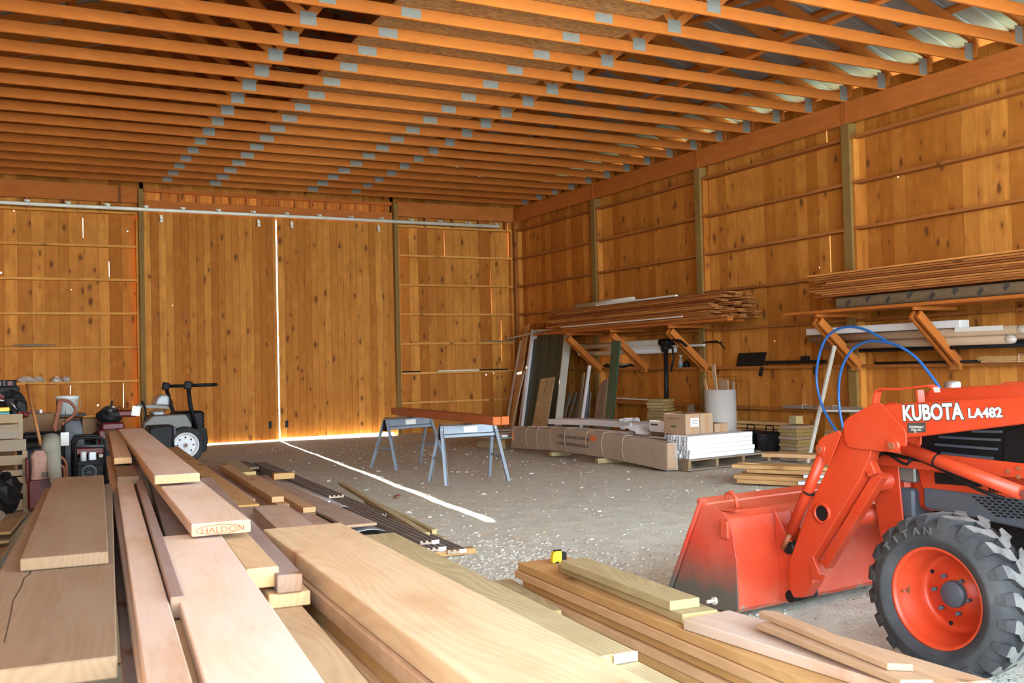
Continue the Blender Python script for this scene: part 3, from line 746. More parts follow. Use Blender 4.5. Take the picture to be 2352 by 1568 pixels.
for i in range(4):
    a = TL(2272+8*i, 1115, -.28); tp_(lambda b: b.bar((-.278, a[0], a[1]), (-.278, a[0]-.003, a[1]-.03), .008, .004, up=V((1, 0, 0))), 'vent_slot', M['black'])
pa = tp_(side([TL(2120, 1120, -.29), TL(2352, 1148, -.29), (-.75, .66), (-.75, .46), TL(2352, 1215, -.29), TL(2220, 1185, -.29), TL(2150, 1172, -.29), TL(2122, 1165, -.29)], -.292, .04), 'lower_panel', M['panel'], .008)
for r_ in range(7):
    for c_ in range(7):
        q = TL(2236+c_*16+r_*9, 1141+r_*7.2+c_*1.3, -.3)
        if q[0] > -.72: tp_(lambda b: b.bar((-.294, q[0]+.009, q[1]), (-.294, q[0]-.009, q[1]-.001), .007, .004, up=V((1, 0, 0))), 'vent_slot', M['black'], parent=pa)
# nose: lamp, bumper, guard
tp_(lambda b: b.box(T(0, .535, .72), (.50, .06, .20)), 'nose', M['orange'], .02)
for s in (-1, 1):
    tp_(lambda b: b.box(T(s*.235, .50, .735), (.07, .10, .075)), 'headlamp', M['lamp'], .008, label='square grey headlamp')
    tp_(lambda b: b.box(T(s*.23, .53, .60), (.10, .15, .14)), 'bumper_corner', M['panel'], .012)
tp_(lambda b: b.prism([(.62, .36), (.66, .60), (.62, .86), (.56, .88), (.52, .80), (.50, .50), (.30, .42), (.25, .34)], PL(-.30), .012), 'guard_plate', M['orange'], .003)
tp_(lambda b: b.prism([(.62, .36), (.66, .60), (.62, .86), (.56, .88), (.52, .80), (.50, .50), (.30, .42), (.25, .34)], PL(.29), .012), 'guard_plate', M['orange'], .003)
tp_(lambda b: b.tube([(-.29, .62, .74), (.29, .62, .74)], .02, 12), 'guard_bar', M['orange'])
tp_(lambda b: b.box(T(0, .66, .50), (.5, .05, .12)), 'front_weight', M['panel'], .01)
tp_(lambda b: (b.box(T(0, .0, .34), (.95, .10, .10)), b.box(T(0, -.3, .48), (.30, 1.5, .18))), 'front_axle', M['black'], .01)
tp_(lambda b: (b.box(T(0, -1.5, .62), (.50, .9, .42)), b.box(T(0, -1.62, .60), (1.0, .14, .14))), 'gearbox', M['black'], .02)
tp_(lambda b: (b.box(T(-.62, -1.62, 1.17), (.34, .95, .03)), b.box(T(-.62, -1.16, 1.02), (.34, .03, .30)), b.box(T(.62, -1.62, 1.17), (.34, .95, .03)), b.box(T(.62, -1.16, 1.02), (.34, .03, .30))), 'fender', M['orange'], .02)
tp_(lambda b: b.box(T(0, -1.2, .62), (1.1, .5, .03)), 'floorboard', M['black'], .01)
tp_(lambda b: (b.box(T(0, -1.72, 1.12), (.44, .44, .10)), b.box(T(0, -1.95, 1.35), (.44, .09, .42))), 'seat', M['black'], .04, segs=3)
tp_(lambda b: b.box(T(0, -1.13, 1.14), (.34, .18, .20)), 'dashboard', M['black'], .03)
tp_(lambda b: (b.tube([V((.19*math.cos(t*PI/12), -1.36+.10*math.sin(t*PI/12)*1.6, 1.42+.10*math.sin(t*PI/12))) for t in range(24)], .014, 8, closed=True), b.cyl((0, -1.15, 1.2), (0, -1.36, 1.42), .018)), 'steering_wheel', M['black'])
tp_(lambda b: b.tube([(-.48, -2.05, .7), (-.48, -2.05, 2.2), (-.42, -2.05, 2.3), (.42, -2.05, 2.3), (.48, -2.05, 2.2), (.48, -2.05, .7)], .03, 10), 'roll_bar', M['black'])
c1 = TL(2228, 889, -.18); c2 = TL(2205, 892, -.18)
tp_(lambda b: b.lathe([(.001, .018), (.028, .016), (.036, .008), (.038, -.03)], T(-.10, TL(2188, 889, -.10)[0], 1.158), 18), 'filler_cap', M['silver'], label='chrome filler cap')
# ---- loader, both arms (the left one is what the picture shows)
def arm(s):
    X = lambda lx, d=0: (-.5+lx) if s == 1 else (.5-lx-d)
    def pr(pts, lx, d): return lambda b: b.prism(pts, PL(X(lx, d)), d)
    Lx = -.55
    boom = [TL(2010, 930, -.54), TL(2352, 911, -.54), (-.80, 1.155), (-1.05, 1.165), (-1.09, 1.13), (-1.05, 1.08), (-.80, 1.07), TL(2352, 973, -.54), TL(2082, 1006, -.54), TL(2060, 1036, -.54), TL(1975, 1034, -.54), TL(1960, 960, -.54)]
    bm = tp_(pr(boom, -.04, .085), 'boom', M['orange'], .004, label='orange upper loader arm')
    knee = [TL(x, y, -.555) for x, y in [(1937, 970), (1948, 958), (2005, 926), (2022, 926), (2075, 982), (2081, 995), (2081, 1022), (2074, 1035), (2060, 1040), (1965, 1030), (1948, 1026), (1939, 1010)]]
    tp_(pr(knee, -.055, .010), 'knee_plate', M['orange'], .002)
    tp_(pr(knee, .05, .010), 'knee_plate', M['orange'], .002)
    low = [TL(x, y, -.54) for x, y in [(1937, 975), (2010, 990), (1998, 1050), (1972, 1105), (1862, 1290), (1868, 1340), (1845, 1372), (1822, 1372), (1812, 1350), (1812, 1290), (1850, 1180), (1926, 1020)]]
    tp_(pr(low, -.04, .075), 'lower_arm', M['orange'], .004, label='orange lower loader arm')
    q = TL(1888, 1178, -.545)
    tp_(lambda b: b.lathe([(.038, -.004), (.038, .012), (.050, .012), (.050, -.004)], TM.inverted() @ TM @ T(X(-.04, 0) if s == 1 else X(-.04, 0), q[0], q[1]) @ RY(-s*PI/2), 28), 'arm_boss', M['orange'])
    tp_(lambda b: b.lathe([(.001, .004), (.039, .004)], T(X(-.04, 0), q[0], q[1]) @ RY(-s*PI/2), 24), 'boss_hole', M['black'])
    # parking stand folded along the arm
    st0, st1 = TL(2010, 1090, -.50), TL(1884, 1300, -.50)
    tp_(lambda b: b.bar((X(.045, 0)-.0, st0[0], st0[1]), (X(.045, 0), st1[0], st1[1]), .05, .055, up=V((1, 0, 0))), 'parking_stand', M['orange'], .003)
    st = TL(1997, 1075, -.52)
    tp_(lambda b: b.box(T(X(-.0, 0), st[0], st[1]) @ RX(-.45), (.05, .045, .07)), 'stand_bracket', M['orange'], .003)
    kp = [TL(x, y, -.545) for x, y in [(1867, 1275), (1885, 1320), (1895, 1322), (1890, 1335), (1868, 1330), (1860, 1310)]]
    tp_(pr(kp, -.05, .012), 'stand_plate', M['orange'], .002)
    # bucket cylinder with its lug
    t0, t1, t2 = TL(1896, 1030, -.56), TL(1816, 1222, -.56), TL(1798, 1258, -.56)
    tp_(lambda b: b.cyl((X(-.06), t0[0], t0[1]), (X(-.06), t1[0], t1[1]), .0265, 20), 'bucket_cylinder', M['orange'], label='orange bucket cylinder')
    tp_(lambda b: b.cyl((X(-.06), t1[0], t1[1]), (X(-.06), t2[0], t2[1]), .013, 14), 'cylinder_rod', M['rust'])
    tb = TL(1857, 1132, -.56)
    tp_(lambda b: b.cyl((X(-.06), tb[0]-.004, tb[1]+.008), (X(-.06), tb[0]+.0, tb[1]), .029, 20), 'cylinder_band', M['black'])
    lug = [TL(x, y, -.575) for x, y in [(1884, 1012), (1898, 1000), (1930, 988), (1936, 996), (1908, 1068), (1900, 1066), (1890, 1040)]]
    tp_(pr(lug, -.092, .010), 'cylinder_lug', M['orange'], .002); tp_(pr(lug, -.035, .010), 'cylinder_lug', M['orange'], .002)
    tp_(lambda b: (b.cyl((X(-.10), t0[0]+.0, t0[1]), (X(-.02), t0[0], t0[1]), .026, 18),), 'pin_collar', M['orange'])
    tp_(lambda b: (b.cyl((X(-.106), t0[0]+.0, t0[1]), (X(-.02), t0[0], t0[1]), .014, 14),), 'pin', M['rust'])
    kn = TL(2052, 1023, -.56)
    tp_(lambda b: b.cyl((X(-.072), kn[0], kn[1]), (X(.0), kn[0], kn[1]), .030, 18), 'pin_collar', M['orange'])
    tp_(lambda b: b.cyl((X(-.078), kn[0], kn[1]), (X(.0), kn[0], kn[1]), .017, 14), 'pin', M['rust'])
    # lift cylinder
    a0, a1, a2 = TL(2078, 1028, -.53), TL(2346, 1131, -.53), (-.62, .60)
    tp_(lambda b: b.cyl((X(-.03), a0[0], a0[1]), (X(-.03), a1[0], a1[1]), .0285, 22), 'lift_cylinder', M['orange'], label='orange lift cylinder')
    tp_(lambda b: b.cyl((X(-.03), a1[0], a1[1]), (X(-.03), a2[0], a2[1]), .014, 12), 'cylinder_rod', M['silver'])
    ab = TL(2152, 1057, -.53)
    tp_(lambda b: b.cyl((X(-.03), ab[0]+.004, ab[1]+.001), (X(-.03), ab[0]-.004, ab[1]-.002), .031, 22), 'cylinder_band', M['black'])
    # mount frame beside the hood
    mt = [TL(1995, 1040, -.37), TL(2150, 1042, -.37), TL(2352, 1064, -.37), (-.9, .88), (-1.0, 1.16), (-1.10, 1.16), (-1.05, .45), (-.75, .45), (-.62, .66), TL(2352, 1098, -.37), TL(2120, 1078, -.37), TL(2010, 1066, -.37)]
    tp_(pr(mt, .12, .018), 'mount_frame', M['orange'], .003)
    for (x, y) in [(2316, 1082), (2341, 1075), (2341, 1095)]:
        e = TL(x, y, -.38); tp_(lambda b: b.cyl((X(.112), e[0], e[1]), (X(.125), e[0], e[1]), .010, 6), 'frame_bolt', M['rust'])
    # hood guard strap on top of the boom
    g = [TL(2000, 934, -.53), TL(2006, 900, -.53), TL(2018, 893, -.53), TL(2060, 894, -.53), TL(2128, 886, -.53), TL(2138, 890, -.53), TL(2142, 902, -.53)]
    tp_(lambda b: [b.bar((X(0), g[i][0], g[i][1]), (X(0), g[i+1][0], g[i+1][1]), .045, .008) for i in range(len(g)-1)], 'guard_strap', M['orange'])
    h0, h1 = TL(2103, 896, -.53), TL(2106, 924, -.53); h2, h3 = TL(2068, 896, -.40), TL(2068, 920, -.40)
    tp_(lambda b: (b.bar((X(0), h0[0], h0[1]), (X(0), h1[0], h1[1]), .045, .008, up=V((0, 1, 0))),), 'guard_strap', M['orange'])
    # hoses
    hs = [TL(x, y, -.47) for x, y in [(2008, 1066), (2012, 1052), (2024, 1042), (2040, 1040), (2060, 1046), (2085, 1052), (2120, 1058), (2165, 1078), (2210, 1105), (2250, 1125), (2305, 1144)]]
    tp_(lambda b: b.tube([(X(.03), p[0], p[1]) for p in hs], .0085, 8), 'hydraulic_hose', M['black'])
    hs2 = [TL(x, y, -.47) for x, y in [(2040, 1040), (2058, 1050), (2075, 1062), (2088, 1066), (2095, 1058), (2092, 1048)]]
    tp_(lambda b: b.tube([(X(.015), p[0], p[1]) for p in hs2], .007, 8), 'hydraulic_hose', M['black'])
    # bucket brackets
    for off in (0, .12):
        bk = [(1.10, .06), (1.115, .52), (1.04, .40), (1.0, .37), (.98, .34), (.985, .10), (1.0, .07)]
        tp_(pr(bk, -.005+off, .012), 'bucket_bracket', M['orangebk'], .002)
    for by_, bz_ in ((1.005, .345), (1.0, .105)): tp_(lambda b: b.cyl((X(-.035), by_, bz_), (X(.14), by_, bz_), .030, 16), 'bracket_pin', M['black'])
    return bm
arm(1); arm(-1)
tp_(lambda b: b.tube([(-.46, .585, .70), (.46, .585, .70)], .045, 20), 'cross_tube', M['orange'])
tp_(lambda b: b.tube([(-.46, .72, .52), (.46, .72, .52)], .048, 20), 'cross_tube', M['orange'])
tp_(lambda b: b.box(T(0, .68, .615), (.90, .02, .05)), 'cross_plate', M['panel'])
# bucket
bp = [(1.64, .022), (1.62, .030), (1.17, .030), (1.12, .036), (1.10, .06), (1.10, .30), (1.125, .44), (1.15, .50), (1.19, .53), (1.345, .565)]
def bucket(b):
    inner = [(y+.010*(1 if i > 2 else 0), z+.010*(1 if i < 4 else -0.3)) for i, (y, z) in enumerate(bp)]
    b.prism(bp+inner[::-1], PL(-.79), 1.60)
bu = tp_(bucket, 'bucket', M['orangebk'], label='scuffed orange loader bucket')
for lx in (-.796, .80):
    tp_(lambda b: b.prism([(1.60, .032), (1.17, .032), (1.12, .038), (1.102, .062), (1.102, .30), (1.127, .44), (1.152, .50), (1.19, .532), (1.335, .555)], PL(lx), .012), 'bucket_side', M['bucketside'], .002, parent=bu)
    tp_(lambda b: b.bar((lx+.006, 1.335, .58), (lx+.006, 1.62, .035), .045, .016, up=V((0, 1, .5))), 'side_cutter', M['bucketside'], .002, parent=bu)
tp_(lambda b: b.box(T(.01, 1.345, .56) @ RX(.3), (1.61, .075, .03)), 'top_lip', M['orangebk'], .006, parent=bu)
tp_(lambda b: b.box(T(.01, 1.64, .022), (1.62, .10, .014)), 'cutting_edge', M['bucketside'], .003, parent=bu)
tp_(lambda b: b.box(T(-.75, 1.15, .545), (.085, .10, .012)), 'corner_gusset', M['orangebk'], .002, parent=bu)
tp_(lambda b: b.tube([(-.72, 1.16, .55), (-.72, 1.17, .60), (-.72, 1.20, .625), (-.72, 1.235, .61), (-.72, 1.235, .585)], .011, 8), 'chain_hook', M['orangebk'], parent=bu)
tp_(lambda b: b.box(T(-.81, 1.16, .45), (.02, .05, .09)), 'hook_plate', M['orangebk'], .004, parent=bu)
# lettering on the boom
def on_boom(px, py, lx=-.5415): q = TL(px, py, -.5415); return TM @ T(lx, q[0], q[1]) @ Matrix(((0, 0, -1, 0), (-1, 0, 0, 0), (0, 1, 0, 0), (0, 0, 0, 1)))
TILT = RZ(math.radians(3.2))
def word(wd, p0, p1, hpx, lab):
    a = TL(*p0, -.5415); b_ = TL(*p1, -.5415); L = a[0]-b_[0]
    z = on_boom(p0[0], p0[1], -.5412)
    tilt = RZ(math.atan2(b_[1]-a[1], L))
    size = hpx*L/(p1[0]-p0[0])/.70
    c = bpy.data.curves.new('t', 'FONT'); c.body = wd; c.size = size; c.offset = size*.02; o = bpy.data.objects.new('t', c); C.objects.link(o); bpy.context.view_layer.update()
    wd0 = o.dimensions.x; bpy.data.objects.remove(o); xs = L/wd0
    text(wd, size, M['ink'], z @ tilt, 'lettering_outline', tr, size*.075, .0006, 'LEFT', xs, label='black outline of the lettering')
    text(wd, size, M['white'], z @ T(0, 0, .0012) @ tilt, 'lettering', tr, size*.030, .0006, 'LEFT', xs, label=lab)
word('KUBOTA', (2074, 965), (2212, 961), 31, 'white lettering with a black outline')
word('LA482', (2224, 959), (2301, 957), 20, 'white lettering with a black outline')
dp = tp_(side([TL(2084, 971, -.5415), TL(2126, 970, -.5415), TL(2126, 992, -.5415), TL(2085, 994, -.5415)], -.5425, .002), 'dealer_plate', M['ink'], label='small black plate with pale writing')
for (tx, x, y, s) in [('EQUIPMENT', 2089, 982, .0135), ('SALES, INC.', 2093, 988, .011), ('TEL.', 2100, 993, .008)]:
    text(tx, s, M['label'], on_boom(x, y, -.5432), 'lettering', dp, 0, .0003)
# ================================================================== along the right wall
def one(name, mat, fn, label, cat, group=None, bevel=0.0, segs=1):
    b = MB(); fn(b); return tag(b.build(name, mat, bevel=bevel, segs=segs), label, cat, group)
def part(parent, name, mat, fn, bevel=0.0, label=None, segs=1):
    b = MB(); fn(b); return b.build(name, mat, parent, bevel=bevel, label=label, segs=segs)
def plank(name, mat, p0, p1, w, h, label, cat='board', group=None, up=V((0, 0, 1)), bevel=.002):
    return one(name, mat, lambda b: b.bar(p0, p1, w, h, up=up), label, cat, group, bevel)

# ---- lumber rack brackets: a pair of diagonal struts under an arm
for i, y in enumerate([15.28, 13.86, 12.27, 9.22, 7.74, 6.2]):
    where = ['leftmost', 'second from the left', 'third from the left', 'fourth from the left, by the blue hose', 'fifth from the left, behind the tractor', 'rightmost'][i]
    t = thing('rack_bracket', f'diagonal pine rack bracket on the right wall, {where}', 'rack bracket', (9.4, y, 1.15), 'lumber rack brackets')
    for s in (-1, 1):
        part(t, 'strut', M['redcedar'] if False else M['chord'], lambda b: b.bar((9.08, y+s*.047, 1.76), (W-.005, y+s*.047, 1.19), .040, .095), .003)
    part(t, 'arm', M['chord'], lambda b: b.box(T((9.06+W)/2, y, 1.825), (W-9.06, .038, .044), None, 0), .003)
    part(t, 'cleat', M['girt'], lambda b: b.box(T(W-.03, y, 1.17), (.05, .13, .09), None, 1), .003)
# ---- rack supports and stacks of rough boards
ROWN = ['front row', 'second row back', 'third row back', 'row against the wall']
def stack(y0, y1, x0, x1, z0, layers, cols, mat, lab, grp, seed, ragl, ragr, droop=0, skip=()):
    rn = random.Random(seed); proto = None; n = 0
    th = .027; wd = (x1-x0)/cols
    for k in range(layers):
        for c in range(cols):
            if (k, c) in skip: continue
            a = y0+rn.uniform(0, ragl)*(1 if k > 1 else .6); b = y1-rn.uniform(0, ragr)
            x = x0+wd*(c+.5)+rn.uniform(-.045, .004)*(1 if c == 0 else .4); z = z0+th*(k+.5)
            tw = rn.uniform(-.006, .006)
            m = MB(); m.bar((x, a, z+rn.uniform(0, .002)), (x+tw, b, z), wd-.022, th-.006)
            tag(m.build('rough_board', mat), f'{lab}, {ORD[k]} layer up, {ROWN[c]}', 'board', grp); n += 1
    return z0+th*layers
for (p0, p1, w_, h_, lb) in [((9.12, 10.9, 1.865), (9.12, 16.55, 1.865), .10, .036, 'outer'), ((9.55, 11.2, 1.865), (9.55, 16.3, 1.865), .14, .036, 'inner')]:
    plank('rack_rail', M['chord'], p0, p1, w_, h_, f'long pine rail under the stack of rough boards by the green sleeve, {lb} one', 'rail', 'rack rails')
zt = stack(10.85, 16.25, 9.10, 9.70, 1.885, 14, 4, M['stackred'], 'rough reddish board in the left rack stack', 'rough boards on the left part of the rack', 3, .55, .65)
plank('trim_strip', M['white'], (9.085, 11.95, 1.96), (9.085, 15.5, 1.96), .02, .018, 'thin white strip lying along the foot of the left board stack', 'trim strip')
one('pvc_pipe', M['cream'], lambda b: b.tube([(9.12, 15.0, zt+.045), (9.12, 13.25, zt+.045)], .042, 18), 'cream pvc pipe lying on top of the left board stack', 'pipe')
plank('trim_strip', M['white'], (9.03, 12.0, zt+.012), (9.09, 14.3, zt+.012), .05, .022, 'white trim strip on top of the left board stack beside the pipe', 'trim strip')
for (p0, p1, w_, h_, lb) in [((9.08, 6.0, 1.865), (9.08, 9.75, 1.865), .12, .036, 'outer'), ((9.5, 5.6, 1.865), (9.5, 9.95, 1.865), .14, .036, 'inner')]:
    plank('rack_rail', M['chord'], p0, p1, w_, h_, f'long pine rail above the blue hose carrying the right board stack, {lb} one', 'rail', 'rack rails')
# wrapped roll under the right stack
t = thing('wrapped_roll', 'long dull brown paper wrapped roll with dark marks under the right board stack', 'roll', (9.2, 7.4, 1.89))
part(t, 'roll_body', M['dull'], lambda b: b.box(T(9.2, 7.25, 1.955), (.20, 3.4, .13)), .04, segs=4)
for i in range(9): part(t, 'printed_mark', M['ink'], lambda b: b.bar((9.098, 8.75-.3*i, 1.92+.03*(i % 2)), (9.098, 8.69-.3*i, 1.975+.03*(i % 2)), .002, .05, up=V((0, 1, 0))))
for c, x in enumerate([9.38, 9.52, 9.64]):
    for k in range(5): plank('rough_board', M['stackred'], (x, 6.0, 1.898+.027*k), (x+.01, 9.3-.05*((k*7+c) % 4), 1.898+.027*k), .12, .024, f'rough amber board behind the wrapped roll, {ORD[k]} layer up, {ROWN[c+1]}', 'board', 'rough boards behind the roll')
stack(5.4, 9.42, 9.10, 9.70, 2.035, 11, 4, M['amber'] if False else M['stackred'], 'rough amber board in the right rack stack', 'rough boards on the right part of the rack', 9, .4, .35)
# ---- pipes on the left brackets
t = thing('pvc_pipe', 'cream pvc pipe with a black elbow on the end, hanging under the left rack', 'pipe', (9.42, 14.6, 1.55))
part(t, 'pipe_body', M['cream'], lambda b: b.tube([(9.60, 15.8, 1.605), (9.56, 13.1, 1.605)], .052, 20))
part(t, 'elbow', M['black'], lambda b: b.tube([(9.56, 13.15, 1.605), (9.56, 12.95, 1.605), (9.57, 12.88, 1.565)], .060, 16), label='black rubber elbow')
one('perforated_pipe', M['white'], lambda b: b.tube([(9.58, 15.7, 1.475), (9.58, 12.8, 1.475)], .040, 16), 'white perforated pipe below the cream pipe', 'pipe')
one('downspout', M['white'], lambda b: b.box(T(9.60, 13.4, 1.535), (.06, 2.6, .035)), 'white square downspout between the two pipes', 'downspout', bevel=.004)
# ---- auger / post tool with a black head
t = thing('post_tool', 'black steel post tool with curved arms standing behind the treated block stack', 'tool', (9.2, 12.5, .55))
part(t, 'shaft', M['black'], lambda b: b.tube([(9.2, 12.56, .3), (9.2, 12.53, 1.50)], .035, 14))
part(t, 'head', M['black'], lambda b: (b.box(T(9.2, 12.5, 1.56), (.10, .14, .14)), b.lathe([(.001, -.04), (.06, -.04), (.07, 0), (.06, .04), (.001, .04)], T(9.17, 12.52, 1.5) @ RY(PI/2), 16)), .01)
part(t, 'curved_arm', M['black'], lambda b: b.tube([(9.2, 12.55, 1.60), (9.18, 12.3, 1.63), (9.16, 12.1, 1.60), (9.15, 11.95, 1.52)], .022, 10))
part(t, 'curved_arm', M['black'], lambda b: b.tube([(9.18, 12.45, 1.57), (9.12, 12.25, 1.50), (9.10, 12.2, 1.35), (9.10, 12.28, 1.15)], .016, 10))
one('bent_rod', M['black'], lambda b: b.tube([(W+.135, 12.02, 1.57), (9.5, 12.0, 1.57), (9.45, 11.62, 1.585), (9.42, 11.5, 1.54), (9.4, 11.38, 1.46)], .010, 8), 'thin bent black rod poking out past the third rack bracket', 'rod')
# ---- things on the girt shelf (z 1.20)
gz2 = GZ[2]+.019
t = thing('spray_bottle', 'clear spray bottle with blue liquid on the girt shelf', 'bottle', (W+.03, 12.57, gz2))
q = at_x(1564, 840, W+.03)
part(t, 'bottle_body', M['clear'], lambda b: b.lathe([(.001, 0), (.035, .0), (.037, .02), (.037, .10), (.015, .14), (.012, .17)], T(W+.03, q.y, gz2), 16))
part(t, 'liquid', M['cyan'], lambda b: b.lathe([(.038, .004), (.038, .045)], T(W+.03, q.y, gz2), 16), label='blue liquid')
part(t, 'cap', M['white'], lambda b: b.box(T(W+.03, q.y, gz2+.18), (.03, .05, .03)), .005)
q = at_x(1577, 840, W+.03)
one('black_canister', M['blackp'], lambda b: b.lathe([(.001, 0), (.05, 0), (.055, .03), (.05, .07), (.03, .09), (.012, .10), (.012, .12), (.001, .12)], T(W+.03, q.y, gz2), 18), 'small round black canister beside the spray bottle', 'canister')
q0, q1 = at_x(1388, 845, W+.02), at_x(1458, 845, W+.02)
one('tarp_bundle', M['blackp'], lambda b: b.tube([(W+.01, q0.y+(q1.y-q0.y)*i/8, gz2+.045+.012*math.sin(i*2.1)) for i in range(9)], [.02, .045, .04, .05, .042, .048, .04, .03, .015], 10, squash=.8), 'crumpled dark tarp bundle on the girt shelf by the green sleeve', 'tarp')
# black plate attachment with bar
t = thing('mower_attachment', 'flat black steel plate with a long bar resting on the girt shelf', 'attachment', (W-.03, 10.6, gz2))
pp = [at_x(x, y, W+.03) for x, y in [(1690, 843), (1752, 843), (1760, 808), (1696, 811)]]
part(t, 'plate', M['black'], lambda b: b.prism([(p.y, p.z) for p in pp], PLx(W-.05), .012) if False else b.mesh([V((W+.03+d, p.y, p.z)) for d in (0, .012) for p in pp], [(0, 1, 2, 3), (7, 6, 5, 4), (0, 4, 5, 1), (1, 5, 6, 2), (2, 6, 7, 3), (3, 7, 4, 0)]))
b0, b1 = at_x(1758, 832, W+.04), at_x(1897, 830, W+.04)
part(t, 'bar', M['black'], lambda b: b.bar(b0, b1, .04, .045), .004)
bb = at_x(1868, 824, W+.04); part(t, 'clamp', M['black'], lambda b: b.box(T(bb.x, bb.y+.15, bb.z+.01), (.05, .14, .06)), .006)
bf = at_x(1748, 850, W-.06); part(t, 'bracket_foot', M['black'], lambda b: b.box(T(bf.x, bf.y, bf.z-.02) @ RX(.3), (.04, .05, .13)), .006)
bf2 = at_x(1872, 850, W-.06); part(t, 'bracket_foot', M['black'], lambda b: b.box(T(bf2.x, bf2.y, bf2.z), (.04, .04, .11)), .006)
# ---- long boxes and tubes under the right rack
t = thing('long_carton', 'long white cardboard carton on top of brown tubes under the right rack', 'carton', (9.36, 8.7, 1.53))
part(t, 'carton_body', M['white'], lambda b: b.box(T(9.55, 8.65, 1.64), (.16, 2.35, .085)), .006)
for i, (x, z, l0, l1) in enumerate([(9.53, 1.545, 9.8, 6.75), (9.64, 1.50, 9.75, 6.5), (9.54, 1.448, 9.6, 6.9)]):
    t = thing('cardboard_tube', f'brown cardboard tube under the white carton, {["upper", "rear", "lower front"][i]} one', 'cardboard tube', (x, (l0+l1)/2, z-.05), 'long cardboard tubes')
    part(t, 'tube_body', M['card'], lambda b: b.tube([(x, l0, z), (x, l1, z)], .048, 18))
    part(t, 'end_wrap', M['clear'], lambda b: b.tube([(x, l1+.05, z), (x, l1+.02, z+.002), (x, l1-.03, z-.003), (x, l1-.05, z+.004)], [.0485, .050, .042, .015], 12), label='crumpled clear plastic end wrap')
one('carton_label', M['label'], lambda b: b.bar((9.478, 7.55, 1.575), (9.478, 6.95, 1.572), .002, .05), 'white and yellow paper label on the brown tube', 'label')
one('black_pole', M['black'], lambda b: b.tube([(9.56, 9.0, 1.375), (9.56, 6.2, 1.385)], .022, 12), 'thick black pole under the cardboard tubes', 'pole', 'black poles')
one('black_pole', M['black'], lambda b: b.tube([(9.66, 8.3, 1.405), (9.64, 5.9, 1.42)], .030, 12), 'second black pole behind the first, under the cardboard tubes', 'pole', 'black poles')
for i in range(3):
    one('steel_rod', M['black'], lambda b: b.tube([(W-.04+.03*i, 8.9-.1*i, gz2+.016), (W-.03+.03*i, 7.4-.25*i, gz2+.018)], .014, 8), f'dark steel rod on the girt shelf behind the blue hose, {["front", "middle", "rear"][i]} one', 'rod', 'steel rods')
t = thing('stake_bundle', 'bundle of thin wooden stakes tied with white string on the girt shelf', 'bundle of stakes', (W-.04, 7.0, gz2))
rn = random.Random(4)
for i in range(16):
    z = gz2+.010+.018*(i//4); y = W-.09+.022*(i % 4)
    part(t, 'stake', M['amber'], lambda b: b.bar((y, 7.42+rn.uniform(-.08, .02), z), (y, 6.1, z), .019, .015))
part(t, 'string', M['label'], lambda b: b.tube([(W-.105, 6.9, gz2+.0), (W-.105, 6.9, gz2+.085), (W-.01, 6.9, gz2+.085)], .003, 6))
t = thing('kindling_bundle', 'bundle of grey weathered strips tied with string on the lower girt', 'bundle of strips', (W-.02, 9.9, GZ[1]+.02))
for i in range(9):
    z = GZ[1]+.028+.016*(i//3); x = W-.05+.03*(i % 3)
    part(t, 'strip', M['oldfir'], lambda b: b.bar((x, 10.55+rn.uniform(-.25, .05), z), (x, 9.2+rn.uniform(-.1, .2), z), .028, .014))
for y in (10.15, 9.6): part(t, 'string', M['label'], lambda b: b.tube([(W-.068, y, GZ[1]+.02), (W-.068, y, GZ[1]+.075), (W+.03, y, GZ[1]+.075)], .003, 6))
# ---- blue hose hung in loops
hp = [(2160, 893), (2140, 865), (2105, 822), (2060, 793), (2010, 783), (1975, 790), (1950, 812), (1932, 850), (1926, 900), (1930, 950), (1937, 985)]
hq = [(1925, 995), (1905, 965), (1886, 925), (1876, 880), (1877, 840), (1888, 795), (1905, 768), (1935, 752), (1970, 752), (2005, 765), (2045, 788), (2065, 795)]
def smooth(pts, n=5):
    out = []
    for i in range(len(pts)-1):
        p0, p1, p2, p3 = pts[max(i-1, 0)], pts[i], pts[i+1], pts[min(i+2, len(pts)-1)]
        for k in range(n):
            t = k/n; out.append(tuple(.5*((2*b)+(-a+c)*t+(2*a-5*b+4*c-d)*t*t+(-a+3*b-3*c+d)*t**3) for a, b, c, d in zip(p0, p1, p2, p3)))
    return out+[pts[-1]]
t = thing('blue_hose', 'bright blue hose hanging in two big loops from the rack bracket', 'hose', (8.98, 9, .4))
part(t, 'hose_loop', M['bluehose'], lambda b: b.tube([at_x(x, y, 8.98) for x, y in smooth(hp)], .016, 10))
part(t, 'hose_loop', M['bluehose'], lambda b: b.tube([at_x(x, y, 9.02) for x, y in smooth(hq)], .016, 10))
p0 = at_z(1855, 1062, 0.02); p1 = at_x(1917, 794, 9.30)
plank('whitewashed_stick', M['stick'], p0, p1, .05, .025, 'long pale whitewashed stick leaning up against the rack bracket', 'stick', up=V((0, -1, 0)))
bm_ = at_x(1888, 943, 9.2); bn_ = at_x(1970, 942, 9.2)
plank('white_trim', M['white'], bm_, bn_+V((0, -.3, 0)), .03, .025, 'short white trim bar across behind the hose above the loader arm', 'trim bar')
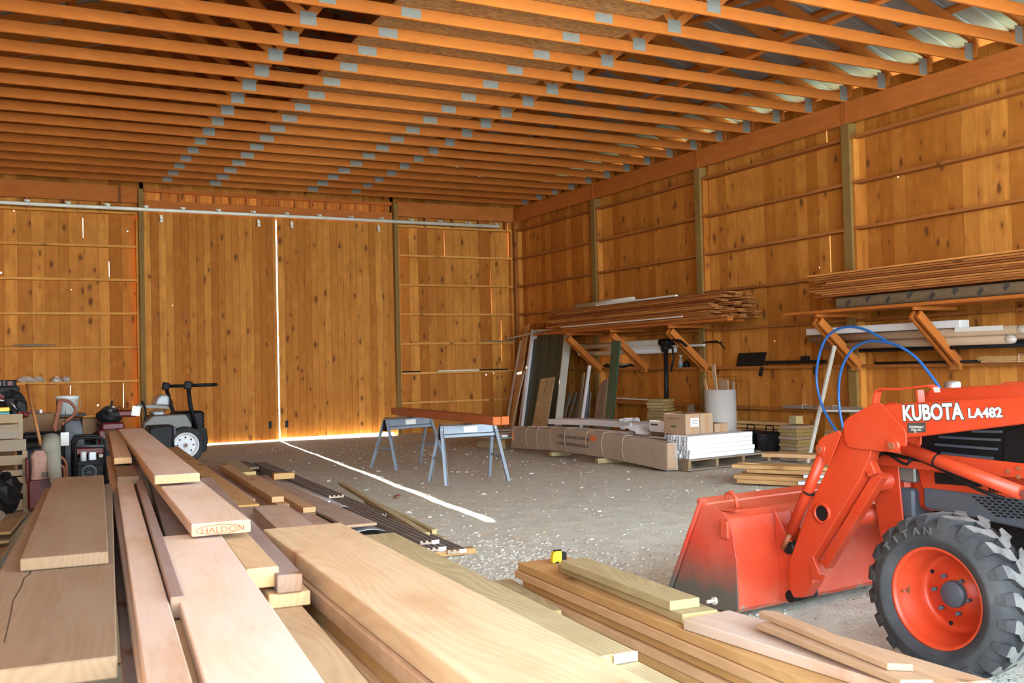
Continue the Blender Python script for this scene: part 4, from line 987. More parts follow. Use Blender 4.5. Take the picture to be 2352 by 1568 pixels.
# ---- treated lumber stacks on the floor behind the tractor
for i in range(10):
    plank('treated_block', M['block'] if i % 3 else M['oldfir'], (9.06+.02*(i % 2), 9.79, .025+.045*i), (9.08+.02*(i % 2), 9.49, .025+.045*i), .30, .042, f'short treated plank in the dark stack left of the pale stick, {ORD[i]} from the floor', 'plank', 'treated stack by the tubs')
one('treated_offcut', M['treated'], lambda b: b.box(T(9.1, 9.66, .52), (.12, .13, .10), None, 1), 'small square treated offcut on top of the dark stack', 'offcut', bevel=.003)
for i in range(9):
    plank('treated_plank', M['treated'] if i % 2 else M['amber'], (9.27+.015*(i % 3), 9.24, .023+.045*i), (9.22, 8.2, .023+.045*i), .24, .040, f'treated plank in the stack right of the pale stick, {ORD[i]} from the floor', 'plank', 'treated stack behind the loader')
for i in range(8):
    plank('reddish_plank', M['amber'], (9.45, 11.2, .03+.055*i), (9.62, 10.05+.07*(i % 3), .03+.055*i), .12, .040, f'reddish plank stacked behind the black tubs, {ORD[i]} from the floor', 'plank', 'planks behind the tubs')
plank('tub_skid', M['pallet'], (9.20, 10.95, .035), (9.22, 9.98, .035), .09, .07, 'squared timber on the floor under the black tubs, front one', 'skid', 'skids under the tubs')
plank('tub_skid', M['pallet'], (9.45, 10.95, .035), (9.45, 9.98, .035), .09, .07, 'squared timber on the floor under the black tubs, rear one', 'skid', 'skids under the tubs')
for i, (y, nm) in enumerate([(10.75, 'left'), (10.375, 'right, splashed with grey')]):
    t = thing('black_tub', f'black tub with a lid and a wire handle, the {nm} one', 'tub', (9.30, y, .072), 'black tubs')
    part(t, 'tub_body', M['blacktub'] if i else M['blackp'], lambda b: b.lathe([(.001, 0), (.155, 0), (.165, .01), (.175, .22), (.180, .225), (.180, .235), (.165, .235)], T(9.30, y, .072), 28))
    part(t, 'lid', M['blackp'], lambda b: b.lathe([(.001, .255), (.10, .25), (.175, .240), (.188, .236), (.188, .226)], T(9.30, y, .074), 28))
    part(t, 'handle', M['black'], lambda b: b.tube([(9.30, y+.07, .32), (9.30, y+.075, .385), (9.30, y+.05, .40), (9.30, y-.05, .40), (9.30, y-.075, .385), (9.30, y-.07, .32)], .008, 8))
# ---- drum of offcuts
by = 11.27; bx = 9.2
t = thing('grey_drum', 'tall pale grey plastic drum holding wooden offcuts', 'drum', (bx, by, 0))
part(t, 'drum_body', M['tubgrey'], lambda b: b.lathe([(.001, 0), (.215, 0), (.222, .02), (.222, .88), (.214, .88), (.213, .05), (.001, .05)], T(bx, by, 0), 40))
for i, (a, b_, wd, h, mt, lb) in enumerate([((9.16, 11.24, .3), (9.12, 11.30, 1.24), .065, .02, 'tan', 'tall notched reddish offcut standing in the drum'), ((9.22, 11.20, .3), (9.2, 11.18, 1.03), .19, .02, 'tan', 'broad reddish offcut standing in the drum'), ((9.2, 11.42, .3), (9.1, 11.48, 1.03), .055, .02, 'amber', 'short narrow amber offcut at the left rim of the drum'), ((9.3, 11.15, .3), (9.3, 11.1, 1.0), .05, .02, 'oldfir', 'dark weathered offcut at the right rim of the drum')]):
    plank('offcut', M[mt], a, b_, wd, h, lb, 'offcut', 'offcuts in the drum', up=V((1, 0, 0)))
# ---- wire plant frames
t = thing('wire_frame', 'thin black wire frame standing beside the grey drum', 'wire frame', (9.4, 11.0, 0))
wf = [[(1634, 868), (1634, 864), (1690, 865), (1693, 915), (1705, 990)], [(1680, 873), (1721, 877), (1721, 995)], [(1693, 940), (1721, 943)], [(1640, 866), (1652, 940)]]
for w_ in wf: part(t, 'wire', M['black'], lambda b: b.tube([at_x(x, y, 9.5) for x, y in w_], .0035, 6))
# ---- stack of treated blocks below the post tool
rn = random.Random(8)
zz = .0
t0 = 12.35
for i in range(9):
    h = .09 if i < 3 else .045; 
    wd = .42+rn.uniform(-.04, .06); off = rn.uniform(-.05, .05)
    plank('treated_block', M['block'] if i > 2 else M['post'], (9.05+off, t0+.36+rn.uniform(-.05, .05), zz+h/2), (9.12+off, t0-.05+rn.uniform(-.08, .06), zz+h/2), .30, h-.004, f'short treated block in the stack below the black post tool, {ORD[i]} from the bottom', 'block', 'treated block stack', bevel=.003)
    zz += h+.001
for i in range(4):
    plank('treated_block', M['block'], (9.0+rn.uniform(-.04, .04), t0+.30, zz+.022), (9.1, t0-.0, zz+.022), .26, .042, f'short treated block near the top of the leaning stack, {ORD[i]} of the top four', 'block', 'treated block stack', bevel=.003); zz += .046
one('concrete_offcut', M['greywood'], lambda b: b.prism([(0, 0), (.26, 0), (.20, .62), (.10, .66)], T(9.35, 11.9, 0.0) @ RZ(PI/2+.2) @ RX(PI/2-.12), .03), 'grey tapered weathered board leaning between the block stack and the drum', 'board')
plank('trim_strip', M['white'], at_x(1418, 914, 9.72), at_x(1492, 918, 9.72), .02, .02, 'thin white strip resting on the low girt beside the green sleeve', 'trim strip')

# ---- things leaning in the back corner
def colz0(px, x, z=0.0, py=940):
    p = at_x(px, py, x); return V((x, p.y, z))
def lean(name, mat, bpx, tpx, w_, th, label, cat, xb=9.05, xt=9.66, bevel=.002, group=None):
    b0 = colz0(bpx[0], xb, 0.0, bpx[1]); t0 = at_x(*tpx, xt)
    return plank(name, M[mat] if isinstance(mat, str) else mat, b0, t0, w_, th, label, cat, group, up=V((1, 0, .3)), bevel=bevel)
lean('cream_trim', 'cream', (1160, 975), (1197, 782), .10, .02, 'cream trim board leaning in the back corner, leftmost of the leaning pieces', 'trim board')
lean('leaning_board', 'amber', (1174, 975), (1210, 746), .24, .022, 'tall amber board leaning in the back corner beside the cream trim', 'board', group='leaning boards')
lean('leaning_board', 'stackred', (1186, 975), (1226, 744), .20, .022, 'tall dark board leaning behind the amber one', 'board', xb=9.15, xt=9.7, group='leaning boards')
lean('leaning_board', 'stackred', (1205, 975), (1245, 742), .22, .022, 'dark reddish board leaning behind the door frame', 'board', xb=9.3, xt=9.73, group='leaning boards')
lean('leaning_board', 'stackred', (1240, 975), (1280, 730), .22, .022, 'darker reddish board leaning next to the stacked rough boards', 'board', xb=9.35, xt=9.74, group='leaning boards')
lean('leaning_lath', 'cream', (1173, 978), (1205, 850), .03, .012, 'pale lath leaning across the amber board', 'lath', xb=8.98, xt=9.2)
lean('grey_trim', 'cementgrey', (1190, 975), (1222, 756), .05, .02, 'grey trim board leaning just left of the white door frame', 'trim board', xb=9.0, xt=9.55)
# door frame with dark green panel
t = thing('door_frame', 'white door frame with a dark green panel leaning against the wall corner', 'door frame', (9.2, 16.5, 0))
bl, br = colz0(1200, 8.95, 0.0, 960), colz0(1278, 8.95, 0.0, 960); tl_, tr_ = at_x(1228, 762, 9.6), at_x(1306, 752, 9.6)
tr_.z = tl_.z
nrm = (br-bl).cross(tl_-bl).normalized()
if nrm.x > 0: nrm = -nrm
part(t, 'jamb', M['white'], lambda b: b.bar(bl, tl_, .12, .035, up=(br-bl)), .004, label='white jamb')
part(t, 'jamb', M['cream'], lambda b: b.bar(br, tr_, .15, .035, up=(br-bl)), .004, label='cream jamb')
part(t, 'head_jamb', M['cream'], lambda b: b.bar(tl_, tr_, .12, .035, up=(tl_-bl)), .004)
part(t, 'panel', M['green'], lambda b: b.bar((bl+br)/2, (tl_+tr_)/2, .02, (br-bl).length-.04, up=(br-bl)), .003, label='dark green panel')
for s in (.25, .5, .75):
    part(t, 'panel_ridge', M['green'], lambda b: b.bar(bl.lerp(br, s)+nrm*.012, tl_.lerp(tr_, s)+nrm*.012, .012, .012, up=(br-bl)))
t2 = at_x(1165, 778, 9.62); t3 = at_x(1226, 765, 9.5)
plank('cream_trim', M['cream'], t2, t3, .05, .03, 'short cream trim board sticking out sideways at the top of the leaning pieces', 'trim board')
# osb offcut
o0, o1 = colz0(1219, 8.80, 0, 960), colz0(1252, 8.80, 0, 960); q0, q1 = at_x(1243, 870, 9.05), at_x(1275, 866, 9.05)
def osbcut(b):
    n = (o1-o0).cross(q0-o0).normalized()*.012
    vs = [o0, o1, q1, q0.lerp(q1, .42), q0.lerp(q1, .42).lerp(o0.lerp(o1, .42), .26), q0.lerp(q1, .35).lerp(o0.lerp(o1, .35), .26), q0.lerp(q1, .35), q0]
    m = len(vs); b.mesh(vs+[v+n for v in vs], [tuple(range(m)), tuple(range(2*m-1, m-1, -1))]+[(i, i+m, (i+1) % m+m, (i+1) % m) for i in range(m)])
one('osb_offcut', M['osb_tan'], osbcut, 'notched tan OSB offcut leaning in front of the door frame', 'offcut')
# leaning pallet
t = thing('leaning_pallet', 'grey weathered pallet standing on edge against the right wall', 'pallet', (9.4, 15.0, 0))
ys = [at_x(x, 940, 9.35).y for x in (1284, 1296, 1308, 1320)]
for y in ys: part(t, 'deck_board', M['greywood'], lambda b: b.bar((9.35, y, 0), (9.60, y-.02, .78), .02, .085, up=V((0, 1, 0))), .003)
for z in (.18, .60): part(t, 'cross_board', M['greywood'], lambda b: b.bar((9.43+z*.3, ys[0]+.05, z), (9.44+z*.3, ys[-1]-.06, z), .09, .09), .003)
lean('leaning_board', 'pallet', (1322, 965), (1341, 856), .09, .025, 'narrow grey brown board leaning right of the pallet', 'board', xb=9.25, xt=9.62, group='leaning boards')
lean('white_post', 'white', (1330, 965), (1354, 840), .05, .05, 'slim white vinyl post leaning by the pallet', 'post', xb=9.1, xt=9.55)
for i, (a, c) in enumerate([((1340, 965), (1352, 884)), ((1346, 965), (1356, 902))]):
    lean('grey_strip', 'steelgrey', a, c, .06, .015, f'grey metal strip leaning right of the slim white post, {["taller", "shorter"][i]} one', 'strip', xb=9.25, xt=9.5)
w0, w1 = colz0(1368, 9.10, 0, 960), at_x(1388, 872, 9.45)
def slab(b):
    ax = frame(w1-w0, V((1, 0, .2)), w0); L = (w1-w0).length
    b.prism([(0, -.17), (L*.8, -.20), (L*.95, -.15), (L, -.04), (L, .06), (L*.93, .12), (0, .15)], ax, .03)
one('weathered_slab', M['oldfir'], slab, 'wide weathered slab board with a rounded top leaning left of the green sleeve', 'slab board')
lean('leaning_board', 'amber', (1392, 968), (1405, 905), .10, .03, 'short bright amber board leaning behind the green sleeve', 'board', xb=9.2, xt=9.5, group='leaning boards')
lean('green_sleeve', 'greencl', (1394, 970), (1416, 782), .22, .03, 'long dark green plastic sleeved board leaning against the rack', 'sleeved board', xb=9.0, xt=9.12)
# small things on the back wall girts
for (x0, x1_, y, k, mt, lb, nm, cat) in [(945, 1027, 779, 3, 'stackred', 'reddish offcut lying on the right bay girt of the back wall', 'offcut', 'offcut'), (1108, 1185, 778, 3, 'greywood', 'grey offcut near the corner on the same girt', 'offcut', 'offcut'),
                                  (925, 965, 847, 2, 'black', 'short black strip on the lower right bay girt', 'strip', 'strip'), (1005, 1100, 848, 2, 'white', 'white strip on the lower right bay girt', 'strip', 'strip'), (1100, 1165, 844, 2, 'black', 'thin dark strip near the corner on the lower girt', 'strip', 'strip')]:
    a, c = at_y(x0, y, D+.04), at_y(x1_, y, D+.04); z = GZ[k]+.019+.014
    plank(nm, M[mt], (a.x, D+.04, z), (c.x, D+.05, z), .07, .026, lb, cat)
rn = random.Random(2)
t = thing('stick_pile', 'tangle of thin grey sticks on the left bay girt of the back wall', 'sticks', (.9, D+.04, GZ[3]+.02))
for i in range(9):
    a = at_y(rn.uniform(2, 60), 795, D+.04).x; c = at_y(rn.uniform(75, 130), 795, D+.04).x
    part(t, 'stick', M['greywood'], lambda b: b.tube([(a, D+.01+.01*i, GZ[3]+.03+.004*i), ((a+c)/2, D+.01+.01*i, GZ[3]+.045+.004*i), (c, D+.02+.008*i, GZ[3]+.03+.005*i)], .006, 6))
for i, (x, w_) in enumerate([(62, .26), (88, .20), (130, .16), (152, .12)]):
    q = at_y(x, 872, D+.03)
    def crum(b, q=q, w_=w_, i=i):
        r = random.Random(i); n = 12; vs = []; 
        for a in range(7):
            for c in range(n):
                th = PI*a/6; ph = 2*PI*c/n; rr = 1+r.uniform(-.25, .25)
                vs.append((q.x+w_*.5*math.sin(th)*math.cos(ph)*rr, D+.05+.05*math.sin(th)*math.sin(ph)*rr, GZ[1]*0+q.z+.0+.05*math.cos(th)*rr))
        b.mesh(vs, [(a*n+c, a*n+(c+1) % n, (a+1)*n+(c+1) % n, (a+1)*n+c) for a in range(6) for c in range(n)])
    one('plastic_bag', M['clear'], crum, f'crumpled plastic bag of small parts on the girt above the clutter, {ORD[i]} from the left', 'plastic bag', 'bags on the left girt')
# ================================================================== middle of the floor
gh = ground_h
# ---- long brown cardboard pack, bowed over its supports
def curved_box(b, p0, p1, w_, h, bow, n=24, lean_=0.0, round_=.03):
    p0, p1 = V(p0), V(p1); d = (p1-p0).normalized(); s = V((0, 0, 1)).cross(d).normalized()
    prof = [(-w_/2, 0), (-w_/2+.0, h-round_), (-w_/2+round_, h), (w_/2-round_, h), (w_/2, h-round_), (w_/2, 0)]
    vs = []
    for i in range(n+1):
        t = i/n; c = p0.lerp(p1, t)+V((0, 0, bow*math.sin(PI*t)))
        for (a, z) in prof: vs.append(c+s*(a-lean_*math.sin(PI*z/h))+V((0, 0, z)))
    m = len(prof); fs = [(i*m+k, i*m+(k+1) % m, (i+1)*m+(k+1) % m, (i+1)*m+k) for i in range(n) for k in range(m)]
    b.mesh(vs, fs+[tuple(range(m-1, -1, -1)), tuple(range(n*m, n*m+m))])
a0, a1 = V((7.07, 13.50, .045)), V((7.14, 9.66, .012))
t = thing('long_cardboard_pack', 'long brown cardboard pack with upside down printed writing, bowed over timber blocks', 'cardboard pack', (7.2, 11.6, 0))
BOW = .055
part(t, 'pack_body', M['cardbrown'], lambda b: curved_box(b, a0, a1, .17, .32, BOW, lean_=.02))
part(t, 'end_pad', M['card'], lambda b: b.box(T(7.12, 9.648, .17), (.13, .03, .29)), .01, label='pale foam end pad')
part(t, 'end_pad', M['sidingend'], lambda b: b.box(T(7.17, 9.63, .23), (.05, .01, .14)), .01)
def band(fr, mat=M['tape'], wd=.012):
    c = a0.lerp(a1, fr)+V((0, 0, BOW*math.sin(PI*fr))); x = c.x-.110
    part(t, 'strap', mat, lambda b: b.tube([(x+.02, c.y, c.z+.005), (x-.001, c.y-.0, c.z+.06), (x-.020, c.y, c.z+.16), (x+.002, c.y, c.z+.288), (x+.03, c.y, c.z+.325), (x+.16, c.y, c.z+.325)], .005, 6))
for f_ in (.03, .32, .56): band(f_)
for f_ in (.14, .22, .42, .66, .78): band(f_, M['cardbrown'])
def onpack(fr, z): c = a0.lerp(a1, fr)+V((0, 0, BOW*math.sin(PI*fr)+z)); return V((c.x-.1075, c.y, c.z))
def packtext(s, fr, z, size, xs):
    p = onpack(fr, z); q = onpack(fr-.15, z); d = (q-p).normalized()
    # the writing is printed upside down: its own up points to the floor
    X = d; Y = V((0, 0, -1)); Z = X.cross(Y)
    m_ = Matrix((X, Y, Z)).transposed().to_4x4(); m_.translation = p+V((-.004, 0, 0))
    text(s, size, M['ink'], m_, 'printed_writing', t, 0, .0004, 'LEFT', xs, label='black upside down printing')
packtext('PRODUITS DE BATIMENT SUPERIEURS', .575, .235, .058, .83)
packtext('PREMIUM EXTERIOR BUILDING PRODUCTS', .575, .135, .058, .75)
op = onpack(.585, .25); part(t, 'orange_sticker', M['orangelabel'], lambda b: b.box(T(op.x-.004, op.y-.07, op.z-.015), (.004, .13, .075)), label='bright orange sticker')
part(t, 'orange_tape', M['orangelabel'], lambda b: b.box(T(6.975, 13.42, .22), (.01, .05, .13)))
plank('support_block', M['treated'], (6.93, 11.0, .035), (7.3, 10.95, .035), .09, .065, 'short timber block under the long cardboard pack', 'block')
plank('support_block', M['treated'], (6.98, 12.3, .03), (7.3, 12.27, .03), .09, .055, 'second timber block further back under the long cardboard pack', 'block')
# ---- dark blocks and brown board to the left of the pack
plank('brown_board', M['oldfir'], (6.9, 14.3, .28), (8.3, 13.9, .28), .5, .03, 'dusty brown board laid across behind the sawhorse, left of the cardboard pack', 'board')
plank('brown_board', M['oldfir'], (6.75, 14.3, .245), (8.0, 13.9, .245), .5, .02, 'lower dusty brown board behind the sawhorse', 'board')
for i, x in enumerate((6.9, 7.5)): plank('treated_block', M['treated'], (x, 14.45, .115), (x+.1, 13.8, .115), .09, .22, f'treated block carrying the dusty brown boards, {["left", "right"][i]} one', 'block')
t = thing('vinyl_lattice', 'white perforated vinyl strip on a teal sheet behind the sawhorse', 'vinyl strip', (6.8, 13.7, .19))
part(t, 'strip_body', M['white'], lambda b: b.box(T(6.85, 13.75, .235), (.10, .62, .035)), .003)
for i in range(5): part(t, 'square_hole', M['black'], lambda b: b.box(T(6.797, 13.52+.10*i, .232), (.003, .03, .018)))
plank('teal_sheet', M['tealgrey'], (6.8, 14.2, .205), (6.85, 13.4, .205), .35, .012, 'thin teal grey sheet under the perforated strip', 'sheet')
# ---- white cartons behind the pack
for i, (x, y0, y1, z, h, w_, bw, lb) in enumerate([(8.15, 14.1, 10.6, .33, .085, .34, .035, 'long white carton lying on top, bowed'), (7.78, 14.2, 11.2, .20, .10, .30, .03, 'long white carton half under the bowed one'), (7.62, 13.9, 11.0, .075, .11, .24, .02, 'long white carton lowest behind the brown pack')]):
    t = thing('white_carton', lb, 'carton', (x, (y0+y1)/2, z), 'long white cartons')
    part(t, 'carton_body', M['white'], lambda b: curved_box(b, (x, y0, z), (x+.05, y1, z-.01*i), w_, h, bw, 16, 0, .008))
    if i < 2:
        part(t, 'strap', M['card'], lambda b: b.box(T(x, y1+1.2, z+h/2+bw*.75) @ RZ(.1), (w_+.01, .05, h+.008)))
plank('timber_skid', M['treated'], (7.5, 13.3, .05), (8.4, 13.2, .05), .09, .09, 'squared timber under the white cartons, far one', 'skid'); plank('timber_skid', M['treated'], (7.5, 11.6, .05), (8.4, 11.5, .05), .09, .09, 'squared timber under the white cartons, near one', 'skid')
# open end with crumpled plastic
def shred(b):
    r = random.Random(5)
    for i in range(14):
        c = V((7.52+r.uniform(-.05, .18), 11.15+r.uniform(-.25, .2), .38+r.uniform(0, .14))); s = [V((r.uniform(-.11, .11), r.uniform(-.11, .11), r.uniform(-.07, .07))) for _ in range(4)]
        b.mesh([c+s[0], c+s[1], c+s[2], c+s[3]], [(0, 1, 2), (0, 2, 3), (1, 3, 2), (0, 3, 1)])
one('torn_wrapping', M['white'], shred, 'torn crumpled white wrapping at the open end of the cartons', 'wrapping')
for i in range(4):
    one('vinyl_tube', M['white'], lambda b: (b.tube([(7.42+.07*i, 12.1, .30+.012*i), (7.40+.075*i, 11.25-.04*i, .315+.01*i)], .024, 12, caps=False), b.tube([(7.42+.07*i, 12.1, .30+.012*i), (7.40+.075*i, 11.25-.04*i, .315+.01*i)], .018, 12, caps=False)), f'white vinyl tube poking out of the torn carton, {ORD[i]} from the left', 'vinyl tube', 'vinyl tubes')
t = thing('printed_carton', 'white and grey printed carton beside the brown boxes', 'carton', (7.6, 10.45, .28))
part(t, 'carton_body', M['white'], lambda b: b.box(T(7.62, 10.42, .44), (.30, .30, .22)), .004)
part(t, 'printed_panel', M['dull'], lambda b: b.box(T(7.468, 10.40, .38), (.004, .30, .06)), label='grey printed panel')
part(t, 'printed_panel', M['ink'], lambda b: b.box(T(7.468, 10.46, .50), (.004, .14, .02)), label='dark line of print')
plank('carton_riser', M['greywood'], (7.48, 10.42, .234), (7.77, 10.42, .234), .28, .19, 'grey crate under the printed carton', 'crate')
# ---- pallet with white vinyl posts and boxes
t = thing('pallet', 'grey weathered shipping pallet carrying the white vinyl posts', 'pallet', (7.95, 10.15, 0))
px0, px1, py0, py1 = 7.25, 8.68, 9.50, 10.55
sk = .10  # the pallet is turned slightly
def PP(x, y, z): return V((x, y+(x-px0)*.18*.7, z))
for z in (.125,):
    for i in range(6):
        y = py0+.05+(py1-py0-.1)*i/5; part(t, 'deck_board', M['greywood'], lambda b: b.bar(PP(px0, y, z), PP(px1, y, z), .11, .02), .003)
for i in range(3):
    y = py0+.05+(py1-py0-.1)*i/2
    part(t, 'bottom_board', M['greywood'], lambda b: b.bar(PP(px0, y, .012), PP(px1, y, .012), .09, .02), .003)
for i in range(4):
    x = px0+.03+(px1-px0-.06)*i/3; part(t, 'stringer', M['greywood'], lambda b: b.bar(PP(x, py0, .069), PP(x, py1, .069), .045, .09), .003)
vs0 = MB(); L = 1.12
def hollow(b, c, ln, s, wt=.006):
    h = s/2; i = h-wt
    for (dy, dz, sy, sz) in [(0, h-wt/2, s, wt), (0, -h+wt/2, s, wt), (h-wt/2, 0, wt, s-2*wt), (-h+wt/2, 0, wt, s-2*wt)]:
        b.box(T(c[0], c[1]+dy, c[2]+dz) if not isinstance(c, Matrix) else c @ T(0, dy, dz), (ln, sy, sz))
rn = random.Random(12); proto = None
for k in range(5):
    for j in range(8):
        off = rn.uniform(-.03, .03); ln = L
        x = 7.29+L/2+off; y = 9.56+.0535*j+(x-px0)*.0; z = .137+.0265+.0535*k
        if proto is None:
            b = MB(); hollow(b, (0, 0, 0), ln, .051); o = b.build('vinyl_post', M['white']); proto = o
        else: o = proto.copy(); C.objects.link(o)
        tag(o, f'white square hollow vinyl post on the pallet, {ORD[k]} row up, {ORD[j]} from the front', 'vinyl post', 'vinyl posts on the pallet')
        o.location = V((x, y+.126*(7.8-px0+off), z-.0255)); o.rotation_euler = (0, 0, math.atan(.126))
ztop = .137+.0535*5
def carton(c, s, label, rz=.12, stick=False, writing=()):
    t = thing('cardboard_box', label, 'cardboard box', c)
    Mx = T(*c) @ RZ(rz)
    b = MB(Mx); b.box(T(0, 0, s[2]/2), s); b.build('box_body', M['card'], t, bevel=.004)
    b = MB(Mx); b.box(T(0, -s[1]/2-.0005, s[2]/2), (.045, .002, s[2])); b.box(T(0, 0, s[2]+.0006), (.045, s[1], .002)); b.build('packing_tape', M['tape'], t, label='shiny brown packing tape')
    if stick:
        b = MB(Mx); b.box(T(.03, -s[1]/2-.002, s[2]*.58), (.14, .002, .105)); lb_ = b.build('paper_label', M['label'], t, label='white paper label with black print')
        b = MB(Mx)
        for i in range(5): b.box(T(.03, -s[1]/2-.0035, s[2]*.58-.035+.018*i), (.11, .001, .006 if i % 2 else .003))
        b.build('print_lines', M['ink'], lb_)
        X = V((0, -1, 0)); 
        m_ = Mx @ T(-s[0]/2-.001, .13, s[2]*.72) @ Matrix(((0, 0, -1, 0), (-1, 0, 0, 0), (0, 1, 0, 0), (0, 0, 0, 1)))
        text('THIS WAY UP', .035, M['rust'], m_, 'printed_writing', t, 0, .0004, 'LEFT', 1.0, label='faint red printing')
        b = MB(Mx); b.box(T(-s[0]/2-.001, .02, s[2]*.38), (.001, .09, .016)); b.build('printed_mark', M['green'], t, label='green printed mark')
    return t
carton((7.53, 9.97, ztop+.001), (.24, .38, .25), 'square brown cardboard box with a white label on the vinyl posts', .126, True)
carton((7.79, 10.03, ztop+.001), (.22, .38, .245), 'brown cardboard box without a label, in the middle on the vinyl posts', .126)
carton((8.06, 10.03, ztop+.001), (.25, .30, .105), 'small low brown cardboard box at the right end on the vinyl posts', .126)
# ---- small lumber pile on the floor behind the bucket
LP_ = [((1690, 1100), (1860, 1130), .055, .20, 'amber', 'lowest front'), ((1690, 1090), (1880, 1118), .10, .16, 'amber', 'front, second from the floor')]
rows = [(6.97, 8.26, 7.30, 6.6, .03, .15), (6.97, 8.30, 7.35, 6.6, .072, .17), (7.18, 8.35, 7.6, 6.7, .115, .14), (7.3, 8.55, 7.7, 6.7, .072, .2), (7.12, 8.5, 7.65, 6.8, .160, .24), (7.9, 8.9, 8.4, 7.2, .203, .26), (7.5, 8.6, 7.9, 6.8, .03, .25), (7.65, 8.6, 8.0, 6.8, .115, .2)]
for i, (x0_, y0_, x1_, y1_, z, wd) in enumerate(rows):
    plank('lumber_plank', M['amber'] if i != 5 else M['lumber'], (x0_, y0_, z), (x1_+.6, y1_-.2, z), wd, .040, f'amber plank in the small pile behind the bucket, {ORD[i]} laid', 'plank', 'small pile behind the bucket', bevel=.003)
plank('pale_board', M['cementgrey'], (7.22, 7.58, .118), (7.75, 7.03, .118), .12, .03, 'pale grey painted board end beside the small plank pile', 'board'); plank('pale_board', M['cementgrey'], (7.10, 7.53, .065), (7.65, 6.95, .065), .12, .03, 'lower pale grey painted board beside the small plank pile', 'board')
# ---- sawhorses
def sawhorse(x0, y0, x1, y1, label, H=.635):
    c = V(((x0+x1)/2, (y0+y1)/2, 0)); d = V((x1-x0, y1-y0, 0)); L = d.length; u = d.normalized(); v = V((-u.y, u.x, 0))
    t = thing('sawhorse', label, 'sawhorse', c, 'grey steel sawhorses')
    m = Matrix((u, v, V((0, 0, 1)))).transposed().to_4x4(); m.translation = c
    def p(nm, mat, fn, bev=0.0, lb=None, par=None):
        b = MB(m); fn(b); return b.build(nm, mat, par or t, bevel=bev, label=lb)
    p('rail', M['steelgrey'], lambda b: (b.box(T(0, -.030, H-.045) @ RX(-.10), (L+.02, .004, .09)), b.box(T(0, .030, H-.045) @ RX(.10), (L+.02, .004, .09)), b.box(T(0, 0, H-.09), (L, .05, .004))), .001)
    p('lower_rail', M['steelgrey'], lambda b: (b.box(T(0, -.046, H-.115) @ RX(-.2), (L+.01, .022, .035)), b.box(T(0, .046, H-.115) @ RX(.2), (L+.01, .022, .035))), .004)
    for sx in (-1, 1):
        for sy in (-1, 1):
            foot = V((sx*(L/2+.045), sy*.27, 0)); top = V((sx*(L/2-.005), sy*.03, H-.01))
            p('leg', M['steelgrey'], lambda b: (b.bar(foot, top, .042, .004, up=V((0, sy, .3))), b.bar(foot+V((sx*.0-.019*sx, 0, 0)), top+V((-.019*sx, 0, 0)), .004, .030, up=V((0, sy, .3)))), .001)
            p('rivet', M['silver'], lambda b: b.cyl(top+V((0, sy*.008, -.03)), top+V((0, sy*.016, -.03)), .008, 8)); 
        p('leg_brace', M['steelgrey'], lambda b: b.bar((sx*(L/2+.022), -.155, .27), (sx*(L/2+.022), .155, .27), .004, .03), .001)
        p('end_plate', M['black'], lambda b: b.prism([(-.05, H-.15), (.05, H-.15), (.03, H), (-.03, H)], T(sx*(L/2+.008), 0, 0) @ Matrix(((0, 0, 1, 0), (1, 0, 0, 0), (0, 1, 0, 0), (0, 0, 0, 1))), .003))
    st = p('paper_label', M['label'], lambda b: b.box(T(.02, -.0375, H-.048) @ RX(-.10), (.17, .002, .065)), 0, 'white warning sticker')
    return t
sawhorse(4.44, 10.30, 5.10, 10.27, 'grey steel sawhorse nearer the camera, with cardboard under the beams')
sawhorse(4.49, 12.2, 5.20, 12.42, 'grey steel sawhorse further back under the far end of the beams')
e0, e1, f0, f1 = at_z(1132, 977, .67), at_z(1152, 977, .67), at_z(898, 950, .68), at_z(918, 948, .68)
dirb = (f0-e0).normalized(); sb = V((dirb.y, -dirb.x, 0))
for i in range(2):
    o_ = sb*(.048+.098*i); nz = V((0, 0, .67+.045)); 
    plank('cedar_beam', M['redcedar'], V((e0.x, e0.y, 0))+o_+nz+dirb*(.0), V((f0.x, f0.y, 0))+o_+nz+V((0, 0, .0))+dirb*(.05*i), .092, .088, f'long reddish stained beam resting across both sawhorses, {["left", "right"][i]} one', 'beam', 'stained beams on the sawhorses', bevel=.004)
def flap(b, c, w_, l, seed):
    r = random.Random(seed); n = 6; vs = []
    for i in range(n+1):
        for j in range(n+1): vs.append((c[0]+(i/n-.5)*w_, c[1]+(j/n-.5)*l, c[2]+.006*math.sin(i*1.4+seed)+.008*math.sin(j*1.9)-.02*max(0, j/n-.7)))
    N = len(vs); fs = [(i*(n+1)+j, (i+1)*(n+1)+j, (i+1)*(n+1)+j+1, i*(n+1)+j+1) for i in range(n) for j in range(n)]
    b.mesh(vs+[(x, y, z+.004) for x, y, z in vs], fs+[tuple(k+N for k in f[::-1]) for f in fs])
one('cardboard_piece', M['card'], lambda b: flap(b, (4.72, 10.28, .648), .55, .20, 1), 'flattened cardboard piece between the beams and the near sawhorse', 'cardboard')
one('cardboard_piece', M['card'], lambda b: flap(b, (4.72, 12.25, .648), .4, .2, 2), 'flattened cardboard piece between the beams and the far sawhorse', 'cardboard')
